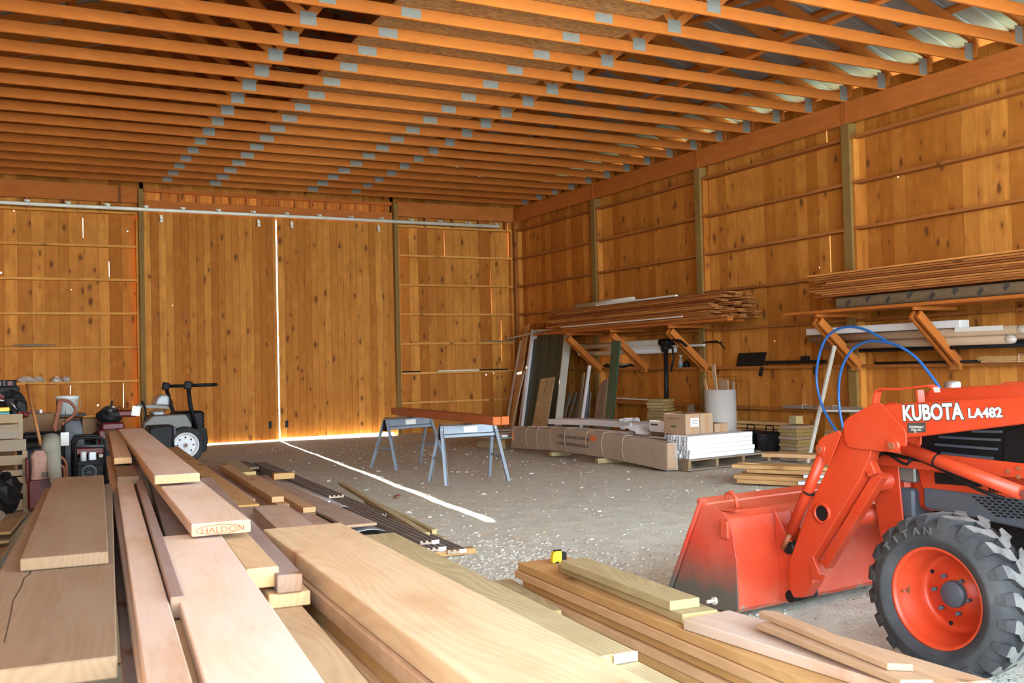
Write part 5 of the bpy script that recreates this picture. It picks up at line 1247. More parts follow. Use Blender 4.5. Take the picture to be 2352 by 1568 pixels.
# ================================================================== lumber piles in the foreground
def brd(nm, mat, Lf, Ln, z, w_, th, label, cat='plank', group=None, zn=None, ext=0.0, fext=0.0, bevel=.003, tint=None, edge='L', fcut=0.0):
    """board whose top left edge runs between two measured points; z is the height of its top face"""
    zn = z if zn is None else zn
    a, c = at_z(*Lf, z), at_z(*Ln, zn); d = (c-a).normalized(); a = a-d*fext; c = c+d*ext
    s = V((-d.y, d.x, 0)).normalized()       # to the right when looking away
    if edge == 'R': s = -s
    up = d.cross(s) if edge == 'L' else s.cross(d)
    if up.z < 0: up = -up
    mid = s*(w_/2)-up*(th/2)
    b = MB(); b.bar(a+mid, c+mid, w_, th, up=up, tint=tint)
    o = b.build(nm, M[mat] if isinstance(mat, str) else mat, bevel=bevel)
    return tag(o, label, cat, group)
# -- left hand pile
gA = 'wide planks of the left pile'
brd('wide_plank', 'fir', (105, 1120), (-134, 1548), .770, .292, .042, 'widest dusty plank at the bottom left with growth rings and a crack', 'plank', gA, ext=.02)
brd('wide_plank', 'fir', (124, 1097), (45, 1284), .806, .222, .034, 'shorter wide plank lying on top of the widest bottom left plank', 'plank', gA)
for k in range(6): brd('wide_plank', 'oldfir', (107, 1121), (-130, 1545), .726-.045*k, .288, .040, f'wide plank hidden under the bottom left plank, {ORD[k]} below it', 'plank', gA, ext=-.1-.04*k)
brd('narrow_plank', 'plum', (250, 1110), (283, 1568), .62, .14, .04, 'grey weathered plank low in the gap right of the wide left planks', 'plank', ext=.6)
gB = 'long planks of the left pile'
brd('long_plank', 'tan', (250, 990), (262, 1052), .845, .090, .034, 'short dusty plank with its sawn end facing the camera, left of the topmost plank', 'plank', gB)
brd('long_plank', 'midfir', (272, 985), (355, 1092), .865, .184, .038, 'topmost clean plank sticking up highest in the left pile', 'plank', gB)
brd('long_plank', 'palefir', (330, 1070), (440, 1204), .815, .184, .040, 'pale plank with a faint oval stamp on its sawn end', 'plank', gB, fext=1.2)
brd('long_plank', 'fir', (240, 985), (264, 1075), .800, .10, .04, 'thin plank under the short dusty one on the left', 'plank', gB, ext=.5)
brd('long_plank', 'midfir', (248, 1070), (322, 1568), .725, .06, .04, 'reddish plank along the left side of the pile beside the dark gap', 'plank', gB, fext=.8, ext=.5)
brd('long_plank', 'midfir', (264, 1079), (334, 1568), .768, .075, .04, 'dusty plank second from the dark gap', 'plank', gB, fext=1.0, ext=.5)
brd('long_plank', 'plum', (304, 1072), (391, 1372), .778, .032, .05, 'plum coloured plank ending beside the big foreground plank', 'plank', gB, fext=1.4)
brd('long_plank', 'lumber', (362, 1330), (420, 1568), .722, .10, .035, 'amber plank showing as a bright wedge at the bottom', 'plank', gB, ext=.4)
brd('long_plank', 'palefir', (366, 1232), (470, 1568), .765, .190, .040, 'big pale foreground plank running down to the bottom of the picture', 'plank', gB, fext=.0, ext=.5)
brd('long_plank', 'blond', (488, 1202), (566, 1307), .752, .088, .056, 'thick pink streaked plank with a pale square end', 'plank', gB, fext=1.6)
brd('long_plank', 'plum', (530, 1190), (636, 1322), .735, .07, .05, 'dark weathered plank just right of the pink streaked one', 'plank', gB, fext=1.6)
brd('long_plank', 'lumber', (490, 1215), (617, 1366), .682, .115, .040, 'pale plank end showing under the pink streaked plank', 'plank', gB, fext=1.6)
brd('long_plank', 'blond', (560, 1235), (850, 1568), .640, .20, .040, 'wide pale plank low in the pile running to the bottom', 'plank', gB, fext=1.6, ext=.5, edge='R')
for k in range(5): brd('long_plank', ['fir', 'oldfir', 'amber'][k % 3], (300-8*k, 1080), (470-10*k, 1568), .60-.044*k, .27, .040, f'plank in the buried middle of the left pile, {ORD[k]} layer down', 'plank', 'buried planks of the left pile', ext=.3, fext=1.2)
brd('long_plank', 'plum', (316, 1010), (382, 1236), .716, .13, .036, 'greyish pink plank running back from under the big pale foreground plank', 'plank', gB, fext=.4, ext=.8)
# sawn end stamp
a_ = at_z(440, 1204, .815); f_ = at_z(330, 1070, .815); dd = (a_-f_).normalized(); ss = V((-dd.y, dd.x, 0)).normalized()
mm = Matrix((ss, V((0, 0, 1)), dd)).transposed().to_4x4(); mm.translation = V((a_.x, a_.y, .783))+dd*.0016
plk = [o for o in C.objects if o.get('label') == 'pale plank with a faint oval stamp on its sawn end'][0]
text('HALDON', .026, M['rust'], mm @ T(.028, 0, 0), 'stamp_mark', plk, .0, .0002, 'LEFT', 1.25, label='faint brown stamp')
b = MB(mm @ T(.085, .010, 0)); n = 36
b.tube([(.072*math.cos(2*PI*i/n), .0145*math.sin(2*PI*i/n), 0) for i in range(n)], .0009, 4, closed=True); b.build('stamp_mark', M['rust'], plk, label='faint brown stamp')
wp = [o for o in C.objects if o.get('label', '').startswith('widest dusty plank')][0]
b = MB(); cp = [at_z(x, y, .7704) for x, y in [(76, 1302), (68, 1318), (55, 1327), (50, 1345), (40, 1362), (30, 1378), (27, 1400), (18, 1440), (10, 1475)]]
for i in range(len(cp)-1): b.bar(cp[i], cp[i+1], .0028-.0002*i, .0006)
b.build('crack', M['black'], wp, label='thin dark crack')
def seg(a, c, ds=0.0, da=0.0, dc=0.0):
    d = (c-a).normalized(); q = V((-d.y, d.x, 0)).normalized(); return a+q*ds+d*da, c+q*ds+d*dc
def blk(nm, mat, a, c, z, w_, th, label, cat='plank', group=None, tint=None, bevel=.003):
    """board by its top left edge in the room, z = height of its top face"""
    a, c = V((a.x, a.y, z)), V((c.x, c.y, z)); d = (c-a).normalized(); q = V((-d.y, d.x, 0)).normalized()
    b = MB(); b.bar(a+q*(w_/2)-V((0, 0, th/2)), c+q*(w_/2)-V((0, 0, th/2)), w_, th, tint=tint)
    return tag(b.build(nm, M[mat], bevel=bevel), label, cat, group)
# -- centre pile
gC = 'big planks of the centre pile'
brd('big_plank', 'blond', (605, 1215), (1085, 1568), .720, .288, .060, 'big blond knotty plank in the middle foreground', 'plank', gC, ext=.6, tint=.1)
CA, CC = at_z(605, 1215, .720), at_z(1085, 1568, .720)
z_ = .658
for k, (mt, ds, th, w_, da) in enumerate([('tan', -.012, .046, .29, .05), ('amber', .006, .050, .28, .12), ('lumber', -.012, .040, .28, .05), ('amber', -.075, .042, .30, .35), ('tan', -.060, .042, .30, .22), ('amber', -.085, .042, .30, .30), ('amber', -.07, .042, .30, .2)]):
    a, c = seg(CA, CC, ds, da, .6-.05*k); blk('big_plank', mt, a, c, z_, w_, th, f'plank under the big blond one, {ORD[k]} layer down', 'plank', gC); z_ -= th+.002
for x_, y_ in [(1.0, 3.6), (1.35, 2.2)]:
    plank('timber_support', M['pallet'], (x_-.12, y_, .170), (x_+.42, y_+.03, .170), .14, .335, f'squared timber under the centre pile, {"far" if y_ > 3 else "near"} one', 'support')
for y_ in (4.9, 3.0): plank('timber_support', M['pallet'], (.0, y_, .19), (1.0, y_+.03, .19), .14, .38, f'squared timber under the left pile, {"far" if y_ > 4 else "near"} one', 'support')
brd('treated_plank', 'treated', (906, 1222), (1460, 1494), .400, .29, .028, 'long green treated plank with a white tag stapled on its end', 'plank', edge='R')
brd('treated_plank', 'treated', (925, 1240), (1520, 1545), .368, .29, .030, 'pale green treated plank just under the tagged one', 'plank', edge='R', ext=.5)
brd('treated_plank', 'treated', (1175, 1328), (1290, 1400), .16, .14, .035, 'low treated plank showing between the tagged plank and the right stack', 'plank', edge='R')
GA, GC = at_z(906, 1222, .40), at_z(1460, 1494, .40)
for k in range(3):
    a, c = seg(GA, GC, -.29, .25, -.12-.1*k); blk('treated_timber', 'treated', a, c, .335-.1*k, .26, .096, f'treated timber supporting the tagged plank, {ORD[k]} down', 'timber', 'treated timbers in the centre')
tg = at_z(1437, 1500, .400); one('paper_tag', M['label'], lambda b: b.box(T(tg.x, tg.y, tg.z-.013) @ RZ(-.03), (.085, .004, .028)), 'small white paper tag stapled to the end of the treated plank', 'tag')
# -- right hand low stack
gD = 'planks of the right low stack'
brd('stacked_plank', 'amber', (1189, 1291), (1800, 1541), .270, .292, .040, 'top amber plank of the right low stack under the tape measure', 'plank', gD, ext=.6)
DA, DC = at_z(1189, 1291, .27), at_z(1800, 1541, .27)
for k, (mt, ds, da) in enumerate([('lumber', -.010, -.02), ('amber', .012, .03), ('lumber', -.004, .05), ('amber', .002, .03), ('amber', .016, .05)]):
    a, c = seg(DA, DC, ds, da, .6); blk('stacked_plank', mt, a, c, .228-.042*k, .295, .039, f'plank in the right low stack, {ORD[k]} under the top amber one', 'plank', gD)
brd('treated_plank', 'treated', (1288, 1286), (1539, 1381), .349, .14, .038, 'short pale treated plank on top beside the tape measure, strongly grained', 'plank', 'short treated planks')
brd('treated_plank', 'treated', (1281, 1294), (1567, 1411), .310, .165, .038, 'second pale treated plank right under the strongly grained one', 'plank', 'short treated planks')
brd('stacked_plank', 'palefir', (1569, 1421), (1800, 1493), .312, .235, .040, 'plank with a whitish pink top face on the right of the low stack', 'plank', gD, ext=1.0)
for i, (lf, ln, z, w_, lb) in enumerate([((1742, 1403), (2038, 1522), .375, .062, 'uppermost small fir plank with a slanted sawn tip'), ((1738, 1430), (2068, 1560), .352, .085, 'small fir plank directly under the uppermost one'), ((1790, 1440), (2200, 1566), .332, .10, 'small fir plank at the bottom of the little group by the tyre')]):
    a, c = at_z(*lf, z), at_z(*ln, z); d = (c-a).normalized(); s = V((-d.y, d.x, 0)).normalized()
    L_ = (c-a).length
    one('fir_plank', M['tan'], lambda b: b.prism([(0, 0), (L_, 0), (L_+.04, w_), (.03, w_), (-.01, w_*.5)], frame(d, V((0, 0, 1)), a-V((0, 0, .022)))  if s.dot(V((0, 0, 1)).cross(d)) > 0 else frame(d, V((0, 0, -1)), a), .021), lb, 'plank', 'small fir planks by the tyre', bevel=.002)
# tape measure
tpp = at_z(1281, 1291, .272)
t = thing('tape_measure', 'yellow and black tape measure on the right low stack', 'tape measure', tpp)
mt_ = T(tpp.x, tpp.y, tpp.z) @ RZ(-.1)
b = MB(mt_); b.prism([(-.035, 0), (.02, 0), (.02, .056), (-.012, .062), (-.03, .05), (-.036, .02)], RX(PI/2) @ T(0, 0, -.018), .036); b.build('case', M['yellow'], t, bevel=.004, label='yellow case')
b = MB(mt_); b.box(T(.030, 0, .026), (.028, .038, .048)); b.box(T(-.0, 0, .062), (.045, .02, .006)); b.box(T(-.01, 0, .004), (.02, .039, .01)); b.build('grip', M['blackp'], t, bevel=.005, label='black rubber grip')
b = MB(mt_); b.box(T(.047, 0, .006), (.01, .018, .002)); b.build('tape_hook', M['silver'], t)
tb_ = at_z(1634, 1392, .315)
t = thing('eye_bolt', 'small galvanised bolt standing on the end of the treated plank by the bucket', 'bolt', tb_)
b = MB(); b.tube([tb_+V((-.02, .0, .02)), tb_+V((.012, .0, .02))], .007, 10); b.build('bolt_shank', M['galv'], t)
b = MB(); b.cyl(tb_+V((.010, 0, .02)), tb_+V((.022, 0, .02)), .016, 6); b.build('bolt_head', M['galv'], t)
# -- lumber lying further in on the floor
gE = 'lumber behind the centre pile'
brd('floor_plank', 'amber', (388, 1035), (540, 1161), .34, .17, .04, 'dusty amber plank with a bright sawn end, left of the square lumber', 'plank', gE, fext=.6)
brd('floor_plank', 'midfir', (365, 1025), (520, 1150), .30, .22, .04, 'dusty plank under the one with the bright sawn end', 'plank', gE, fext=.6)
brd('floor_plank', 'midfir', (430, 1063), (610, 1190), .12, .40, .04, 'broad dusty plank lying low between the piles', 'plank', gE, fext=.4, ext=1.2)
brd('floor_plank', 'brownsheet', (530, 1166), (640, 1262), .36, .30, .04, 'broad grey dusty plank behind the centre pile', 'plank', gE, ext=.6)
brd('floor_plank', 'midfir', (582, 1163), (640, 1217), .43, .21, .07, 'reddish thick plank tucked behind the far end of the big blond plank', 'plank', gE, ext=.4)
gF = 'square lumber on the floor'
SA, SC_ = at_z(505, 1068, .21), at_z(624, 1141, .21)
blk('square_lumber', 'lumber', *seg(SA, SC_), .21, .105, .05, 'upper left stick of square lumber with a pale end', 'lumber', gF)
blk('square_lumber', 'lumber', *seg(SA, SC_, .03, .1, .12), .155, .10, .05, 'stick of square lumber under the upper left one', 'lumber', gF)
for k in range(3): blk('square_lumber', 'lumber', *seg(SA, SC_, .165+.004*k, .35+.1*k, .50-.02*k), .165-.047*k, .105, .044, f'stick in the right hand square lumber column, {ORD[k]} from the top', 'lumber', gF)
blk('square_lumber', 'amber', *seg(SA, SC_, .03, .2, 0), .098, .22*.5, .09, 'lowest thick stick under the left square lumber', 'lumber', gF)
brd('square_lumber', 'treated', (512, 1060), (545, 1085), .20, .20, .04, 'short treated piece at the far end of the square lumber', 'lumber', gF)
# grooved brown deck boards
DKA, DKC = at_z(572, 1062, .105), at_z(965, 1242, .105)
def deck(ds, da, dc, z, label, w_=.14, ends=False):
    a, c = seg(DKA, DKC, ds, da, dc); a.z = c.z = z; d = (c-a).normalized(); s = V((-d.y, d.x, 0)).normalized(); L_ = (c-a).length
    t = thing('deck_board', label, 'deck board', V((a.x, a.y, z-.026)), 'grooved deck boards')
    ng = 4; rw = w_/(ng*2-1); prof = []
    Mx = Matrix((d, s, d.cross(s))).transposed().to_4x4()
    if Mx.col[2].z < 0: Mx = Matrix((d, -s, V((0, 0, 1)))).transposed().to_4x4(); sg_ = -1
    else: sg_ = 1
    Mx.translation = V((a.x, a.y, z-.026))
    b = MB(Mx); b.box(T(L_/2, sg_*w_/2, .007), (L_, w_, .014))
    for i in range(ng): b.box(T(L_/2, sg_*(rw/2+2*rw*i), .020), (L_, rw, .0125))
    b.build('ribbed_body', M['siding'], t)
    b = MB(Mx); b.box(T(L_+.001, sg_*w_/2, .007), (.002, w_, .014))
    for i in range(ng): b.box(T(L_+.001, sg_*(rw/2+2*rw*i), .020), (.002, rw, .0125))
    b.build('sawn_end', M['sidingend'], t, label='tan sawn end')
    if ends: b = MB(Mx); b.box(T(L_+.003, sg_*w_*.8, .012), (.002, .05, .026)); b.build('end_label', M['label'], t, label='white paper label')
    return t
deck(.0, .1, .10, .045, 'grooved brown deck board at the bottom left of its stack', ends=True)
deck(.155, .1, .12, .045, 'grooved brown deck board lowest, right hand side', ends=True)
deck(.006, .05, .12, .074, 'grooved brown deck board second from the floor with a white end label', ends=True)
deck(.0, 0, 0, .103, 'grooved brown deck board lying on top with a white end label', ends=True)
deck(.012, .3, -2.6, .132, 'shorter grooved brown deck board on top of the stack')
deck(.165, .2, -1.6, .074, 'narrow dark deck board ending half way along the stack', w_=.09)
deck(-.16, -.1, -6.0, .12, 'short dark deck board at the far end under the brown offcut')
one('brown_offcut', M['amber'], lambda b: b.box(T(*(at_z(651, 1092, .16))) @ RZ(-.1), (.22, .12, .065), None, 0), 'brown wood block sitting on the far end of the deck boards', 'offcut', bevel=.003)
brd('brown_plank', 'brownsheet', (572, 1098), (795, 1206), .13, .24, .022, 'wide dusty brown plank left of the grooved deck boards', 'plank', fext=.2)
brd('brown_plank', 'brownsheet', (612, 1140), (762, 1224), .062, .22, .022, 'second dusty brown plank lower to the left of the deck boards', 'plank')
def sheet(Lf, Ln, z, w_, label, curl=.03):
    a, c = at_z(*Lf, z), at_z(*Ln, z); d = (c-a).normalized(); s = V((-d.y, d.x, 0)); s = s if s.x > 0 else -s; n = 10; vs = []
    for i in range(9):
        for j in range(n+1):
            f = j/n; h = curl*math.sin(PI*f)*(.2+.8*i/8); vs.append(a.lerp(c, i/8)+s*(w_*f)+V((0, 0, h)))
    N = len(vs); fs = [(i*(n+1)+j, (i+1)*(n+1)+j, (i+1)*(n+1)+j+1, i*(n+1)+j+1) for i in range(8) for j in range(n)]
    one('siding_strip', M['cementgrey'], lambda b: b.mesh(vs+[v+V((0, 0, .004)) for v in vs], fs+[tuple(k+N for k in f[::-1]) for f in fs]+[(8*(n+1)+j, 8*(n+1)+j+1, 8*(n+1)+j+1+N, 8*(n+1)+j+N) for j in range(n)]), label, 'siding', 'grey siding strips')
sheet((600, 1115), (800, 1230), .046, .32, 'grey vinyl siding strip with a curled end, lying beside the brown plank')
sheet((640, 1104), (772, 1172), .085, .13, 'shorter grey siding strip under the white trim')
brd('white_trim', 'white', (622, 1100), (750, 1150), .125, .035, .02, 'thin white trim strip lying across the grey siding', 'trim strip')
brd('treated_stick', 'treated', (800, 1120), (972, 1223), .085, .052, .038, 'treated stick beside the deck boards, nearer one with a green end', 'stick', 'treated sticks', fext=.6)
brd('treated_stick', 'treated', (843, 1146), (992, 1216), .075, .04, .05, 'treated stick on edge, right of the green ended one', 'stick', 'treated sticks')
brd('treated_stick', 'treated', (836, 1146), (1008, 1236), .040, .05, .036, 'lowest treated stick right beside the deck board ends', 'stick', 'treated sticks')
q0, q1 = at_z(985, 1272, .02), at_z(1088, 1262, .02)
plank('floor_skid', M['amber'], q0-V((.2, 0, -.0)), q1, .085, .038, 'flat amber skid board under the near ends of the deck boards', 'skid')
# ================================================================== clutter in the left back corner
def Y(px, py, y): return at_y(px, py, y)
# slatted wooden pallets standing up
t = thing('slatted_crate', 'weathered slatted pallet wood crate at the left edge', 'crate', (.1, 10.9, 0))
yc = 10.8
def slat(px, y0, y1, yy=yc, mt='pallet'):
    a = Y(px, y0, yy); c = Y(px, y1, yy); part(t, 'slat', M[mt], lambda b: b.box(T((a.x-.8)/2, yy, (a.z+c.z)/2), (a.x+.8, .02, a.z-c.z), None, 0), .002)
for px, y0, y1, mt in [(44, 950, 970, 'pallet'), (44, 974, 1006, 'greywood'), (60, 1008, 1034, 'greywood'), (52, 1044, 1066, 'pallet'), (52, 1078, 1095, 'pallet'), (62, 1090, 1112, 'pallet'), (52, 1118, 1132, 'pallet'), (52, 1146, 1170, 'pallet'), (66, 1175, 1200, 'greywood')]: slat(px, y0, y1, yc, mt)
for px, y0, y1 in [(46, 950, 1008), (57, 1034, 1088), (58, 1112, 1175)]:
    a = Y(px, y0, yc+.04); c = Y(px, y1, yc+.04); part(t, 'corner_post', M['pallet'], lambda b: b.box(T(a.x, yc+.04, (a.z+c.z)/2), (.045, .06, a.z-c.z), None, 2), .002)
part(t, 'back_board', M['carddark'], lambda b: b.box(T(-.3, yc+.5, .42), (1.0, .03, .84), None, 0))
# things on the crate
zc = Y(20, 951, yc).z
def px_box(nm, mat, x0, y0, x1, y1, yy, dep, label, cat, bevel=.01, **k):
    a, c = Y(x0, y1, yy), Y(x1, y0, yy)
    return one(nm, M[mat], lambda b: b.box(T((a.x+c.x)/2, yy+dep/2, (a.z+c.z)/2), (abs(c.x-a.x), dep, abs(c.z-a.z))), label, cat, bevel=bevel, **k)
t2 = thing('plastic_tub', 'yellow and cyan plastic tub on top of the slatted crate', 'tub', (.0, yc+.15, zc))
for (y0, y1, mt, lb) in [(935, 946, 'yellow', 'yellow rim'), (946, 953, 'cyan', 'cyan base')]:
    a, c = Y(-20, y1, yc+.1), Y(22, y0, yc+.1); part(t2, 'tub_band', M[mt], lambda b: b.box(T((a.x+c.x)/2, yc+.2, (a.z+c.z)/2), (c.x-a.x, .22, c.z-a.z)), .006, label=lb)
a = Y(0, 953, yc+.15); part(t2, 'tub_foot', M['cyan'], lambda b: b.box(T(-.02, yc+.2, (zc+a.z)/2+.01), (.2, .2, max(.03, abs(a.z-zc)))), .005)
t3 = thing('tool_box', 'black and dark red box on the heap at the left edge', 'tool box', (.05, 11.6, 1.1))
a, c = Y(-10, 905, 11.6), Y(38, 872, 11.6)
part(t3, 'case', M['blackp'], lambda b: b.box(T(c.x-.13, 11.7, (a.z+c.z)/2), (.26, .2, c.z-a.z)), .012)
part(t3, 'red_panel', M['red'], lambda b: b.box(T(c.x-.06, 11.597, (a.z+c.z)/2), (.05, .006, .12)), .002); part(t3, 'screen', M['cementgrey'], lambda b: b.box(T(c.x-.19, 11.597, (a.z+c.z)/2+.01), (.08, .006, .1)), .002); part(t3, 'bright_strip', M['silver'], lambda b: b.cyl((c.x-.115, 11.59, c.z), (c.x-.115, 11.59, a.z), .008, 8))
z1 = (zc+a.z)/2
def lump(b, c, s, seed, n=14, m=8, j=.22):
    r = random.Random(seed); vs = []
    for i in range(m+1):
        for k in range(n):
            th = PI*i/m; ph = 2*PI*k/n; q = 1+r.uniform(-j, j)
            vs.append((c[0]+s[0]*math.sin(th)*math.cos(ph)*q, c[1]+s[1]*math.sin(th)*math.sin(ph)*q, c[2]+s[2]*math.cos(th)*q))
    b.mesh(vs, [(i*n+k, i*n+(k+1) % n, (i+1)*n+(k+1) % n, (i+1)*n+k) for i in range(m) for k in range(n)])
qc = Y(25, 928, 11.1)
t4 = thing('chainsaw', 'dark heap of small power tools with red and chrome bits on the slatted crate', 'power tools', (qc.x, 11.1, zc))
part(t4, 'tool_body', M['blackp'], lambda b: lump(b, (qc.x, 11.15, qc.z), (.13, .12, .13), 3))
part(t4, 'tool_body', M['blackp'], lambda b: lump(b, (qc.x+.07, 11.05, qc.z-.05), (.08, .1, .09), 4))
part(t4, 'red_cover', M['red'], lambda b: lump(b, (qc.x-.12, 11.0, qc.z+.08), (.06, .05, .035), 5))
part(t4, 'red_cover', M['red'], lambda b: lump(b, (qc.x+.10, 11.0, qc.z-.10), (.06, .05, .04), 6))
part(t4, 'chrome_bit', M['silver'], lambda b: (b.cyl((qc.x+.0, 10.98, qc.z+.02), (qc.x+.05, 10.98, qc.z-.05), .010, 8), b.cyl((qc.x-.12, 10.95, qc.z+.05), (qc.x-.06, 10.95, qc.z+.04), .012, 8)))
part(t4, 'riser', M['blackp'], lambda b: b.box(T(qc.x-.12, 11.3, (zc+.9)/2+.12), (.4, .3, .34)), .02)
# shovel handle
h0, h1 = Y(62, 882, 12.2), Y(94, 1022, 11.75)
one('shovel', M['handle'], lambda b: b.tube([h0, h1], .017, 10), 'long reddish wooden tool handle leaning up out of the round grey can', 'shovel')
# grey round can
cc = Y(80, 1060, 11.8)
t = thing('grey_can', 'round dark grey can with a lid behind the paper sack', 'can', (cc.x, 11.85, 0))
zl = Y(80, 1025, 11.8).z
part(t, 'can_body', M['panel'], lambda b: b.lathe([(.001, 0), (.15, 0), (.17, zl-.03), (.001, zl-.03)], T(cc.x, 11.85, 0), 28)); part(t, 'lid', M['blackp'], lambda b: b.lathe([(.185, zl-.04), (.19, zl-.02), (.17, zl-.005), (.001, zl+.005)], T(cc.x, 11.85, 0), 28))
# paper sack
s0, s1 = Y(72, 1150, 10.7), Y(112, 1035, 10.7)
t = thing('paper_sack', 'tan paper sack with black lettering standing by the crate', 'sack', ((s0.x+s1.x)/2, 10.7, 0))
def sack(b):
    x0, x1 = s0.x-.01, s1.x+.02; H_ = s1.z; n = 10; m = 12; vs = []
    r = random.Random(1)
    for i in range(m+1):
        f = i/m; wdt = 1-.12*math.sin(PI*f)-(.45*max(0, f-.82)/.18)
        for k in range(16):
            ph = 2*PI*k/16; cx_ = (x0+x1)/2; a_ = abs(math.cos(ph))**.5*math.copysign(1, math.cos(ph)); b_ = abs(math.sin(ph))**.5*math.copysign(1, math.sin(ph))
            vs.append((cx_+(x1-x0)/2*wdt*a_*(1+r.uniform(-.03, .03)), 10.82+.11*b_*(1-.5*max(0, f-.75)/.25), .30+(H_-.30)*f))
    b.mesh(vs, [(i*16+k, i*16+(k+1) % 16, (i+1)*16+(k+1) % 16, (i+1)*16+k) for i in range(m) for k in range(16)]+[tuple(range(m*16, m*16+16)), tuple(range(15, -1, -1))])
part(t, 'sack_body', M['bag'], sack)
part(t, 'red_edge', M['red'], lambda b: b.box(T(s0.x-.03, 10.80, (.3+s1.z)/2-.04), (.03, .16, s1.z-.34)), .01)
part(t, 'sack_foot', M['red'], lambda b: b.box(T((s0.x+s1.x)/2, 10.82, .16), (s1.x-s0.x+.06, .2, .3)), .02, label='dark red lower part')
mx = lambda px, py: Matrix.Translation(Y(px, py, 10.685)) @ RX(PI/2)
text('FIRE', .085, M['ink'], mx(95, 1099), 'printed_word', t, .002, .0005, 'LEFT', .55, label='black printed word'); text('EXTRA', .085, M['ink'], mx(92, 1120), 'printed_word', t, .002, .0005, 'LEFT', .5, label='black printed word')
# mottled tube
g0, g1, g2 = Y(117, 1005, 10.9), Y(122, 1060, 10.75), Y(130, 1112, 10.6)
one('mottled_tube', M['concrete'], lambda b: b.tube([g0, g0.lerp(g1, .5)+V((-.01, 0, 0)), g1, g2], [.085, .088, .072, .05], 20), 'mottled grey green tube standing bent between the sack and the generator', 'tube')
# hand truck
t = thing('hand_truck', 'rusty orange hand truck frame leaning in front of the white pail', 'hand truck', Y(140, 1000, 12.6))
t.location.z = 0
for pts in [[(141, 915), (136, 945), (127, 985), (132, 1060)], [(136, 918), (131, 950), (122, 985)], [(140, 918), (158, 922), (170, 933), (173, 945), (165, 957), (152, 966), (142, 975)]]:
    part(t, 'frame_tube', M['rust'], lambda b: b.tube([Y(x, y, 12.4) for x, y in smooth(pts, 4)], .017, 8))
for pts in [[(136, 1045), (150, 1060), (153, 1075), (153, 1105)], [(138, 1068), (147, 1075), (148, 1100)]]:
    part(t, 'frame_tube', M['rust'], lambda b: b.tube([Y(x, y, 11.4) for x, y in smooth(pts, 4)], .014, 8))
# white pail on the dark equipment
pb, ptp = Y(155, 951, 13.6), Y(155, 909, 13.6)
t = thing('white_pail', 'white plastic pail standing on the dark bench', 'pail', (pb.x, 13.6, pb.z))
part(t, 'pail_body', M['pail'], lambda b: b.lathe([(.001, pb.z), (.118, pb.z), (.13, ptp.z-.04), (.137, ptp.z-.04), (.137, ptp.z), (.128, ptp.z), (.12, pb.z+.02), (.001, pb.z+.02)], T(pb.x, 13.6, 0), 30))
part(t, 'wire_handle', M['galv'], lambda b: b.tube([(pb.x+.135, 13.6, ptp.z-.02), (pb.x+.155, 13.5, ptp.z-.12), (pb.x+.10, 13.46, ptp.z-.2)], .004, 6))
px_box('dark_bench', 'panel', 112, 950, 200, 958, 13.4, .5, 'dark grey bench top under the white pail', 'bench')
px_box('bench_cabinet', 'carddark', 118, 958, 195, 1100, 13.5, .4, 'dark cabinet below the bench top with the white pail', 'cabinet')
px_box('cardboard_sheet', 'carddark', 50, 948, 124, 1000, 13.0, .25, 'brown cardboard box behind the leaning tool handle', 'cardboard box', .004)
px_box('cardboard_sheet', 'carddark', 190, 958, 245, 1010, 13.2, .25, 'dark brown cardboard box behind the generator', 'cardboard box', .004)
px_box('box_stand', 'black', 50, 1000, 124, 1120, 13.05, .3, 'black trunk under the brown cardboard box', 'trunk'); px_box('box_stand', 'black', 190, 1010, 245, 1120, 13.25, .3, 'black trunk behind the generator', 'trunk')
px_box('black_bag', 'black', 50, 990, 150, 1012, 12.3, .3, 'long black bag lying behind the round can', 'bag', .03); px_box('black_crate', 'blackp', 52, 1012, 150, 1120, 12.35, .3, 'black crate under the long black bag', 'crate')
for i, (x0, y0, x1, mt) in enumerate([(50, 944, 62, 'white'), (66, 942, 92, 'red'), (90, 940, 97, 'white')]): px_box('small_part', mt, x0, y0, x1, 949, 13.1, .1, f'small bright {["white", "red", "white"][i]} item on the brown cardboard box, {["left", "middle", "right"][i]} one', 'part', .003)
# snow blower
t = thing('snow_blower', 'dark blue black machine hood behind the white hanging tag', 'machine', (.55, 12.7, 0))
a = [Y(x, y, 12.6) for x, y in [(142, 1008), (146, 972), (158, 962), (186, 964), (194, 1008), (194, 1120), (150, 1120)]]
part(t, 'hood', M['blacktub'], lambda b: b.prism([(p.x, p.z) for p in a], Matrix(((1, 0, 0, 0), (0, 0, -1, 12.95), (0, 1, 0, 0), (0, 0, 0, 1))), .4), .03, segs=3)
part(t, 'base', M['black'], lambda b: b.box(T((a[5].x+a[6].x)/2, 12.75, a[5].z/2), (.3, .3, a[5].z)), .02)
tg = Y(149, 1008, 11.9); one('hanging_tag', M['label'], lambda b: b.box(T(tg.x, 11.9, tg.z), (.085, .004, .145)), 'white card tag hanging in front of the dark machine hood', 'tag', bevel=.01)
one('tag_string', M['black'], lambda b: b.tube([(tg.x, 11.9, tg.z+.07), (tg.x+.02, 12.2, tg.z+.2), (tg.x+.05, 12.55, tg.z+.28)], .003, 6), 'dark string holding the white card tag', 'string')
